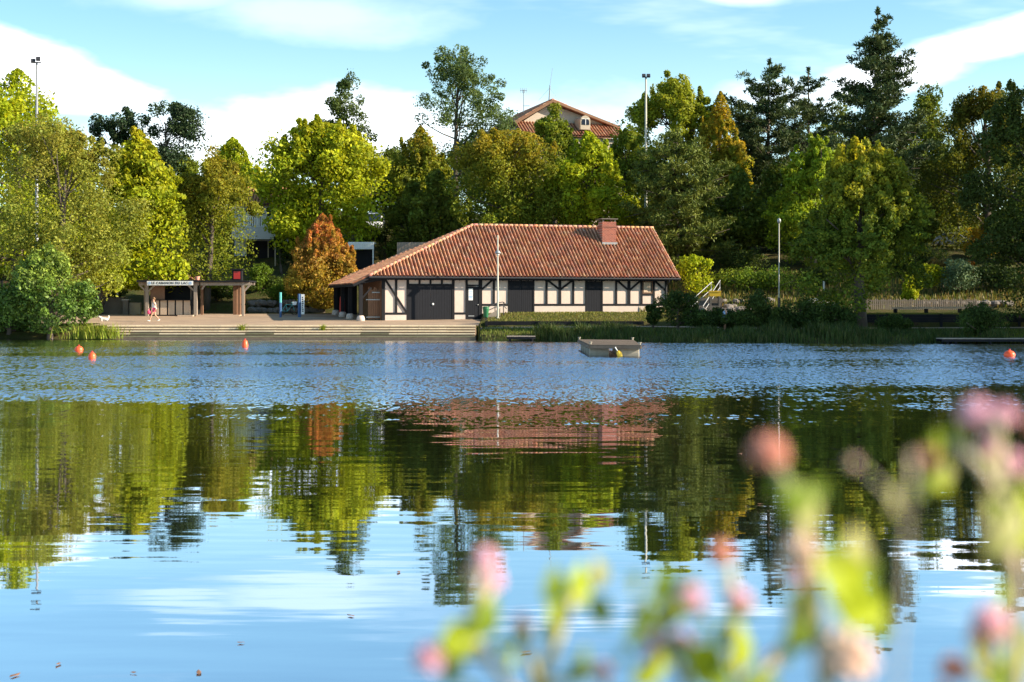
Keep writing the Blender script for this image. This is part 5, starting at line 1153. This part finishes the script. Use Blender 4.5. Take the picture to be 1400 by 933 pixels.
for k, (px, Y, tp, bt, w, lb) in enumerate([(1272, 168, 116, 300, 96, 'dark background tree right of the tallest pine'), (1150, 175, 142, 300, 110, 'dark background tree low behind the tallest pine'), (1010, 176, 190, 330, 120, 'shaded background tree behind the golden maple'), (880, 172, 205, 330, 110, 'shaded background tree behind the white mast'),
        (545, 172, 205, 330, 120, 'shaded background tree left of the airy robinia'), (640, 174, 200, 330, 110, 'shaded background tree below the airy robinia'), (365, 178, 238, 330, 90, 'shaded background tree behind the terrace building'), (752, 155, 178, 330, 190, 'shaded tree filling the gap below the hillside house'),
        (1235, 160, 190, 350, 110, 'shaded broadleaf tree behind the golden sweetgum'), (1060, 141, 225, 400, 90, 'deep shaded tree behind the white lamp post'), (560, 137, 240, 360, 60, 'shaded small tree behind the board fence'), (595, 134, 232, 345, 66, 'shaded small tree close behind the boathouse hip'), (240, 166, 215, 380, 120, 'shaded tree behind the hornbeam and the plane'), (80, 165, 190, 400, 150, 'shaded tree behind the left willow'), (514, 168, 228, 332, 78, 'shaded tree in the gap above the parked van'), (1380, 165, 150, 360, 120, 'shaded tree behind the big right oak'), (1010, 139, 232, 402, 84, 'shaded tree between the dark conifer and the white lamp post'), (1285, 158, 215, 330, 100, 'dark tree above the parked car'), (1250, 140, 262, 385, 60, 'dark tree left of the parked car'), (1392, 134, 270, 400, 80, 'dark low tree right of the golden young tree'), (1160, 139, 270, 400, 90, 'shaded tree between the two sweetgums'), (960, 136, 268, 400, 60, 'shaded small tree tucked behind the dark conifer')]):
    broadleaf('background_tree', px, Y, tp, bt, w, lb, BT if k not in (6, 12, 13) else OL, 70 + k, 'ovoid', .38, 60, 170, 4, blob_r=.3)
# trees beyond the right edge whose shade falls over the right bank
for k, (X_, Y_, h_, w_) in enumerate([(43.5, 89.5, 18.5, 13), (46, 96, 19.5, 12), (38.6, 90.5, 15, 8), (57, 100, 22, 12), (53, 118, 22, 13), (58, 87.5, 21, 12), (64, 127, 24, 13)]):
    pxx = 700 + X_ / Y_ * F; g_ = gz(X_, Y_); broadleaf('background_tree', pxx, Y_, HZ - (g_ + h_ - CAMZ) * F / Y_, HZ - (g_ + 1.5 - CAMZ) * F / Y_, w_ * F / Y_, ['dense shade tree beyond the right edge, nearest the shore', 'dense shade tree beyond the right edge behind the waterside one', 'smaller shade tree on the shore just beyond the right edge', 'dense shade tree beyond the right edge, second row', 'dense shade tree beyond the right edge behind the lawn', 'dense shade tree farthest along the right shore', 'dense shade tree beyond the right edge on the garden slope'][k], DK, 90 + k, 'ovoid', .5, 60, 120, 0, blob_r=.3)

# ------------------------------------------------------------------ shrubs, hedge, reeds
def shrub(name, px, Y, top, bot, width, label, pal, seed, leaf=.2, blobs=30, per=150, mat='leaf', group='shrubs on the banks', shape='round', cat='shrub', **kw):
    e = broadleaf(name, px, Y, top, bot, width, label, pal, seed, shape, leaf, blobs, per, 0, blob_r=kw.pop('blob_r', .32), mat=mat, group=group, cat=cat, **kw)
    return e
BG = [(.085, .155, .02), (.06, .12, .018), (.12, .20, .025), (.045, .085, .014)]
shrub('waterside_bush', 68, 101.5, 338, 463, 112, 'big glossy dark green bush leaning over the water at the left', BG, 101, .26, 90, 210, 'glossy_leaf', shape='ovoid', blob_r=.22, autumn=((.24, .31, .04), .35, .95, .9))
shrub('waterside_bush', 12, 102.5, 396, 462, 90, 'low shaded bush at the waterline at the far left corner', BG, 102, .24, 40, 180, 'glossy_leaf')
shrub('hedge', 392, 124.5, 393, 418, 92, 'clipped green hedge above the boulders behind the plaza', GR, 103, .16, 60, 150, cat='hedge', depth=.35)
shrub('garden_bush', 353, 128, 362, 408, 38, 'pale green bush above the hedge below the terrace building', GR, 104, .2, 22, 150)
shrub('garden_bush', 375, 128.5, 385, 410, 50, 'dark bush left of the red tree above the hedge', DK, 1105, .2, 22, 150)
shrub('garden_bush', 952, 119, 352, 398, 54, 'sunlit bright green bush at the right end of the boathouse', YG, 106, .24, 26, 150)
for k, (px, Y, tp, bt, w, lb) in enumerate([(928, 98.5, 404, 455, 46, 'dark bush on the bank at the right corner of the boathouse'), (1037, 97, 404, 458, 44, 'dark upright bush right of the standing person'), (1093, 96.5, 414, 458, 50, 'dark bush left of the striped marker post'), (1142, 95.5, 422, 462, 44, 'dark bush at the foot of the golden sweetgum'), (1338, 91, 424, 466, 60, 'dark bush in front of the tall retaining wall'), (985, 98, 428, 458, 40, 'low dark bush beside the standing person'), (893, 100, 420, 446, 16, 'thin young plant on the bank in front of the right wall'), (1066, 96.5, 428, 459, 36, 'low dark bush below the white lamp post'), (1120, 96, 430, 460, 40, 'low dark bush right in front of the striped post'), (1218, 95, 442, 463, 40, 'low dark bush right of the sweetgum foot'), (958, 97.5, 430, 458, 40, 'low dark bush below the garden stairs'), (1012, 97, 432, 459, 36, 'low dark bush between the standing person and the upright bush'), (1226, 93.5, 440, 464, 40, 'low dark bush left of the jetty')]):
    shrub('bank_bush', px, Y, tp - 3, bt + 4, w * 1.25, lb, [(.05, .085, .02), (.035, .065, .016), (.07, .11, .025)], 110 + k, .17, 26, 170, depth=.8)
for k, (px, Y, tp, bt, w, pal, lb) in enumerate([(1052, 119, 372, 402, 100, GR, 'wide low sunlit green ground bush on the garden slope'), (1245, 114, 378, 412, 26, YG, 'small bright yellow green bush above the picket fence'), (1270, 119, 364, 392, 44, YG, 'yellow green bush left of the juniper'), (1312, 118, 358, 400, 66, [(.10, .16, .08), (.08, .13, .06), (.14, .20, .10)], 'spreading blue green juniper on the garden slope'), (1289, 121, 355, 380, 40, [(.22, .15, .05), (.26, .20, .06)], 'brownish seed headed shrub above the juniper'), (1325, 122, 358, 380, 16, [(.42, .16, .02), (.38, .12, .02)], 'small flaming orange shrub above the juniper'), (1345, 136, 312, 350, 52, GO, 'golden young tree right of the parked car'), (1362, 119, 365, 410, 60, [(.05, .085, .03), (.07, .11, .04)], 'shaded grey green shrub right of the juniper'), (1255, 126, 340, 372, 70, DK, 'dark rounded shrub below the parked car'), (1110, 121, 368, 404, 60, DK, 'dark shrub behind the mesh panels'), (1005, 122, 376, 400, 60, OL, 'low olive shrub above the rubble stones'), (512, 146, 313, 340, 52, DK, 'clipped dark shrub below the parked van'), (148, 123, 384, 424, 44, DK, 'dark shrub behind the low wall left of the kiosk'), (296, 125, 388, 424, 50, DK, 'dark shrub seen through the open pergola'), (240, 126, 380, 424, 60, DK, 'dark shrub hidden behind the kiosk'), (335, 127, 388, 420, 40, DK, 'dark shrub right behind the pergola corner'), (105, 124, 386, 428, 50, DK, 'dark shrub behind the trunk of the leaning plane tree'), (1020, 128, 345, 392, 80, DK, 'dark shrub at the top of the slope below the golden maple'), (1215, 128, 350, 405, 80, DK, 'dark shrub behind the golden sweetgum trunk')]):
    shrub('garden_bush', px, Y, tp, bt, w, lb, pal, 130 + k, .2, 32, 150, 'needle' if k == 3 else 'leaf', 'shrubs on the garden slope', depth=.7)
def blades(name, pts, h, w, pal, seed, mat='blade', lean=.35, parent=None):
    r = np.random.default_rng(seed); n = len(pts); hh = h * r.uniform(.5, 1.2, n); a = r.uniform(0, 2 * np.pi, n); d = np.stack([np.cos(a), np.sin(a), np.zeros(n)], 1)
    s = np.stack([np.sin(a), -np.cos(a), np.zeros(n)], 1) * (w * r.uniform(.6, 1.2, n))[:, None]; ln = (lean * r.uniform(.1, 1.3, n) * hh)[:, None]; up = np.array([0, 0, 1.0])
    p1 = pts + up * (hh * .6)[:, None] + d * ln * .35; p2 = pts + up * hh[:, None] * (1 - .12 * r.random(n))[:, None] + d * ln
    V = np.stack([pts - s, pts + s, p1 + s * .8, p1 - s * .8, p2], 1).reshape(-1, 3).astype(np.float32)
    i = np.arange(n)[:, None] * 5; L = np.concatenate([i + np.array([[0, 1, 2, 3]]), i + np.array([[3, 2, 4]])], 1).ravel().astype(np.int32)
    me = bpy.data.meshes.new(name); me.vertices.add(5 * n); me.vertices.foreach_set('co', V.ravel()); me.loops.add(7 * n); me.loops.foreach_set('vertex_index', L)
    st = (np.arange(n)[:, None] * 7 + np.array([[0, 4]])).ravel().astype(np.int32); me.polygons.add(2 * n); me.polygons.foreach_set('loop_start', st); me.polygons.foreach_set('loop_total', np.tile([4, 3], n).astype(np.int32))
    me.materials.append(M[mat]); c = np.array(pal)[r.integers(0, len(pal), n)] * r.uniform(.7, 1.3, n)[:, None]; c4 = np.ones((2 * n, 4), np.float32); c4[:, :3] = np.repeat(c, 2, 0)
    at_ = me.attributes.new('tint', 'FLOAT_COLOR', 'FACE'); at_.data.foreach_set('color', c4.ravel()); me.update(calc_edges=True)
    o = bpy.data.objects.new(name, me); COL.objects.link(o); o.parent = parent; return o
rg = np.random.default_rng(77)
def on_ground(x, y): return np.stack([x, y, ground(x, y) - .02], 1)
n = 26000; x = rg.uniform(1.5, 31, n); y = shore(x) + rg.random(n) ** 1.3 * np.interp(x, [1, 6, 30], [1.2, 3.6, 4.0]) - .25
cl = np.sin(x * 1.9 + np.sin(y * 1.3) * 1.5) * np.sin(x * .73 + 1.0 + y * .4) * .5 + .5; kp = rg.random(n) < .12 + .88 * cl ** 1.5
def reed_h(xx, cc): return .35 + .85 * cc * (.6 + .4 * np.sin(xx * .41))
tag(blades('reeds', on_ground(x[kp], y[kp]), reed_h(x[kp], cl[kp]), .024, [(.05, .085, .02), (.035, .065, .016), (.075, .11, .025), (.10, .11, .04)], 201, lean=.6), kind='stuff')
n = 16000; x = rg.uniform(-2.2, 45, n); y = shore(x) + rg.uniform(-.1, 7, n); 
tag(blades('bank_grass', on_ground(x, y), .22, .02, [(.11, .15, .02), (.15, .17, .03), (.08, .12, .018)], 202), kind='stuff')
n = 30000; x = rg.uniform(-1.8, 45, n); y = wall_y(x) + rg.uniform(.35, 6.5, n)
tag(blades('lawn_grass', on_ground(x, y), .13, .018, [(.15, .17, .025), (.20, .19, .035), (.11, .145, .02), (.22, .18, .05)], 203), kind='stuff')
n = 9000; x = rg.uniform(10, 46, n); y = rg.uniform(112.5, 128, n)
tag(blades('slope_grass', on_ground(x, y), .5, .04, [(.13, .15, .025), (.19, .16, .04), (.09, .12, .02), (.22, .15, .05)], 204), kind='stuff')
for px, Y, hh, nn, lb in ((131, 98.9, 1.1, 420, 'bright green grass tuft hanging over the left end of the steps'), (331, 99.9, .55, 60, 'small weed tuft growing on the steps below the pergola'), (441, 99.9, .5, 60, 'small weed tuft growing on the steps below the red tree')):
    x0 = xat(px, Y); q = rg.normal(0, .9 if hh > 1 else .10, (nn, 2)) * np.array([1, .35]); pts = np.stack([x0 + q[:, 0], Y + q[:, 1], np.full(nn, .05 if hh > 1 else .55)], 1)
    tag(blades('grass_tuft', pts, hh, .03, [(.20, .25, .02), (.16, .21, .02), (.26, .27, .04)], 210 + px, lean=.8), lb, 'grass tuft', 'tufts on the steps')

# ------------------------------------------------------------------ flowering plants close to the viewer
def fp(px, py, d): return at(px, py, d)
def flower_head(parent, c, r, mat, seed):
    """a round head of many small florets"""
    q = random.Random(seed); b = MB(); n = 46
    for k in range(n):
        zz = 1 - 1.75 * (k + .5) / n; a_ = k * 2.39996; rr_ = math.sqrt(max(0, 1 - zz * zz)); d = Vector((rr_ * math.cos(a_), rr_ * math.sin(a_), zz))
        mt = d.to_track_quat('Z', 'Y').to_matrix(); b.ball(Vector(c) + d * r * .72, (r * .17, r * .17, r * q.uniform(.28, .42)), 6, 0, mt)
    b.ball(c, (r * .66, r * .66, r * .7), 10); return b.build('flower_head', M[mat], parent, smooth=True)
def leaf_blade(parent, c, L, W, ang, face, tint, seed):
    """one broad curved leaf with a midrib fold"""
    q = random.Random(seed); vs, fs, cs = [], [], []; ax = Vector((math.cos(ang), 0, math.sin(ang))); ac = Vector((-math.sin(ang), 0, math.cos(ang))); bk = Vector((0, 1, 0)); n = 8
    ac = (ac * math.cos(face) + bk * math.sin(face)).normalized(); yw = Matrix.Rotation(q.uniform(.5, 1.0), 3, 'Z'); ax = yw @ ax; ac = yw @ ac; up_ = ax.cross(ac)
    for i in range(n + 1):
        t = i / n; w = W * .5 * math.sin(math.pi * t ** .8) ** .8; m_ = Vector(c) + ax * L * (t - .5) + up_ * L * .12 * math.sin(math.pi * t)
        vs += [m_ - ac * w + up_ * w * .3, m_, m_ + ac * w + up_ * w * .3]
    for i in range(n):
        for j in (0, 1): fs.append((i * 3 + j, i * 3 + j + 1, i * 3 + j + 4, i * 3 + j + 3)); cs.append(tint)
    b = MB(); b.add(vs, fs, 0, cs); return b.build('leaf', M['green_leaf'], parent, smooth=True)
LT, MD, PL = (.42, .50, .025), (.20, .29, .03), (.46, .45, .18)
plants = [
 ('pink flowering stem leaning left with a thick pale stalk', .56, [(640, 862), (668, 900), (700, 945)], 'pale_stem', .0055, [(665, 757, 20, 'petal'), (672, 806, 19, 'petal'), (590, 892, 26, 'petal')], [(655, 838, 60, 40, 1.3, MD), (628, 866, 56, 40, .3, LT), (612, 915, 50, 26, 1.4, MD)], [(665, 757), (672, 806), (590, 892)]),
 ('short yellow stalked plant with two small reddish buds', .58, [(770, 850), (757, 885), (735, 945)], 'stem', .0065, [(712, 846, 12, 'red_bud'), (824, 918, 15, 'red_bud')], [(785, 815, 62, 42, .9, LT), (815, 828, 44, 26, -.8, MD), (757, 862, 66, 42, .5, MD), (708, 882, 44, 24, 1.1, MD)], [(785, 815), (712, 846), (824, 918)]),
 ('plant with a round pink head above paired pink flowers', .54, [(912, 810), (905, 870), (940, 945)], 'stem', .004, [(937, 805, 20, 'petal'), (901, 880, 19, 'petal'), (932, 880, 19, 'petal')], [(905, 800, 56, 40, .8, MD), (872, 832, 46, 30, .9, MD), (915, 835, 46, 32, .2, LT), (958, 908, 66, 44, -.9, LT), (890, 915, 66, 40, .5, LT), (862, 852, 34, 22, 1.2, MD)], [(937, 805), (901, 880), (932, 880)]),
 ('upright plant with dull pink tips and narrow green leaves', .57, [(1000, 770), (1000, 850), (1010, 945)], 'stem', .0038, [(994, 768, 21, 'red_bud'), (1000, 808, 18, 'petal'), (1060, 906, 15, 'petal')], [(1000, 838, 52, 34, 1.5, MD), (1004, 890, 70, 34, 1.3, LT), (985, 868, 36, 22, .6, MD), (1030, 925, 60, 30, .4, LT)], [(994, 768), (1000, 808), (1060, 906)]),
 ('tall plant with one big rosy head and yellow leaves in the middle', .50, [(1062, 640), (1090, 705), (1110, 770), (1125, 945)], 'stem', .0055, [(1060, 626, 31, 'red_bud'), (1092, 755, 28, 'cream_petal'), (1150, 895, 46, 'cream_petal'), (1105, 800, 18, 'petal')], [(1072, 678, 50, 34, 1.4, MD), (1100, 700, 62, 36, 1.2, PL), (1135, 785, 90, 50, -.8, LT), (1190, 840, 80, 46, -.5, LT), (1105, 838, 80, 48, .7, MD), (1150, 750, 66, 40, 1.2, PL), (1085, 880, 66, 40, .9, LT), (1155, 820, 70, 40, -.3, LT)], [(1062, 640), (1150, 895)]),
 ('plant at the right edge with two pink heads and round lime leaves', .52, [(1362, 600), (1374, 690), (1388, 780), (1390, 945)], 'pale_stem', .0058, [(1357, 574, 29, 'petal'), (1392, 572, 20, 'petal'), (1398, 635, 18, 'petal')], [(1303, 604, 40, 36, .4, LT), (1305, 653, 46, 44, .6, LT), (1355, 622, 44, 40, .9, LT), (1345, 716, 74, 34, .75, PL), (1390, 715, 58, 44, 1.2, LT), (1392, 612, 46, 34, .9, MD), (1330, 600, 36, 28, .2, MD)], [(1357, 574), (1303, 604), (1345, 716)]),
 ('low plant in the right corner with a pale pink cluster over dark leaves', .55, [(1348, 850), (1356, 900), (1362, 945)], 'stem', .0042, [(1344, 846, 28, 'petal'), (1300, 912, 23, 'red_bud'), (1335, 872, 16, 'cream_petal')], [(1352, 890, 66, 50, 1.0, LT), (1378, 870, 56, 40, .3, MD), (1340, 915, 56, 36, -.6, MD), (1385, 820, 50, 30, 1.0, LT)], [(1344, 846), (1300, 912)]),
 ('faint brownish seed stalk standing apart before the dark water', .46, [(1250, 620), (1240, 720), (1225, 945)], 'pale_stem', .0018, [(1245, 618, 13, 'red_bud'), (1180, 640, 10, 'cream_petal')], [(1236, 690, 40, 14, 1.2, PL)], [(1245, 618), (1180, 640)]),
]
sd = 0
for lb, d, st, smat, sr, heads, leaves_, tw in plants:
    foot = fp(st[-1][0], st[-1][1], d); g_ = gz(foot.x, d); e = empty('flowering_plant', (foot.x, d, g_), lb, 'plant', 'flowering plants close to the viewer'); o0 = e.location.copy()
    b = MB(); P_ = [fp(px, py, d) - o0 for px, py in st] + [Vector((0, .02, (foot.z - g_) * .5)), Vector((0, 0, -.03))]
    b.tube(P_, [sr * .28] + [sr * .40] * (len(P_) - 1), 8); b.build('stem', M[smat], e, smooth=True)
    for px, py in tw:
        q0 = min(P_[:-1], key=lambda v: (v - (fp(px, py + 60, d) - o0)).length); b = MB(); q1 = fp(px, py, d) - o0
        b.tube([q0, q0.lerp(q1, .5) + Vector((0, -.004, .002)), q1], [sr * .35, sr * .3, sr * .25], 7); b.build('twig', M[smat], e, smooth=True)
    for px, py, r_, mt in heads: sd += 1; flower_head(e, fp(px, py, d) - o0 + Vector((0, random.Random(sd).uniform(-.02, .02), 0)), r_ * .9 / F * d, mt, sd)
    rp = random.Random(sd * 3 + 1)
    for px, py, L_2, W_2, an, tn in list(leaves_):
        if lb.startswith('faint'): continue
        for _ in range(2): leaves_.append((px + rp.uniform(-34, 34), py + rp.uniform(-26, 40), L_2 * rp.uniform(.4, .75), W_2 * rp.uniform(.4, .75), rp.uniform(-1.2, 1.9), rp.choice((LT, MD, MD, PL))))
    for px, py, r_, mt in list(heads):
        if not lb.startswith('faint') and r_ < 30: flower_head(e, fp(px + rp.uniform(-24, 24), py + rp.uniform(10, 44), d) - o0, r_ * .5 / F * d, rp.choice(('petal', 'red_bud', 'cream_petal')), sd + 500); sd += 1
    for px, py, L_2, W_2, an, tn in leaves_:
        sd += 1; q = random.Random(sd); leaf_blade(e, fp(px, py, d) - o0 + Vector((0, q.uniform(-.02, .03), 0)), L_2 * 1.2 / F * d, W_2 * 1.35 / F * d, an, q.uniform(-.25, .25), tn, sd)
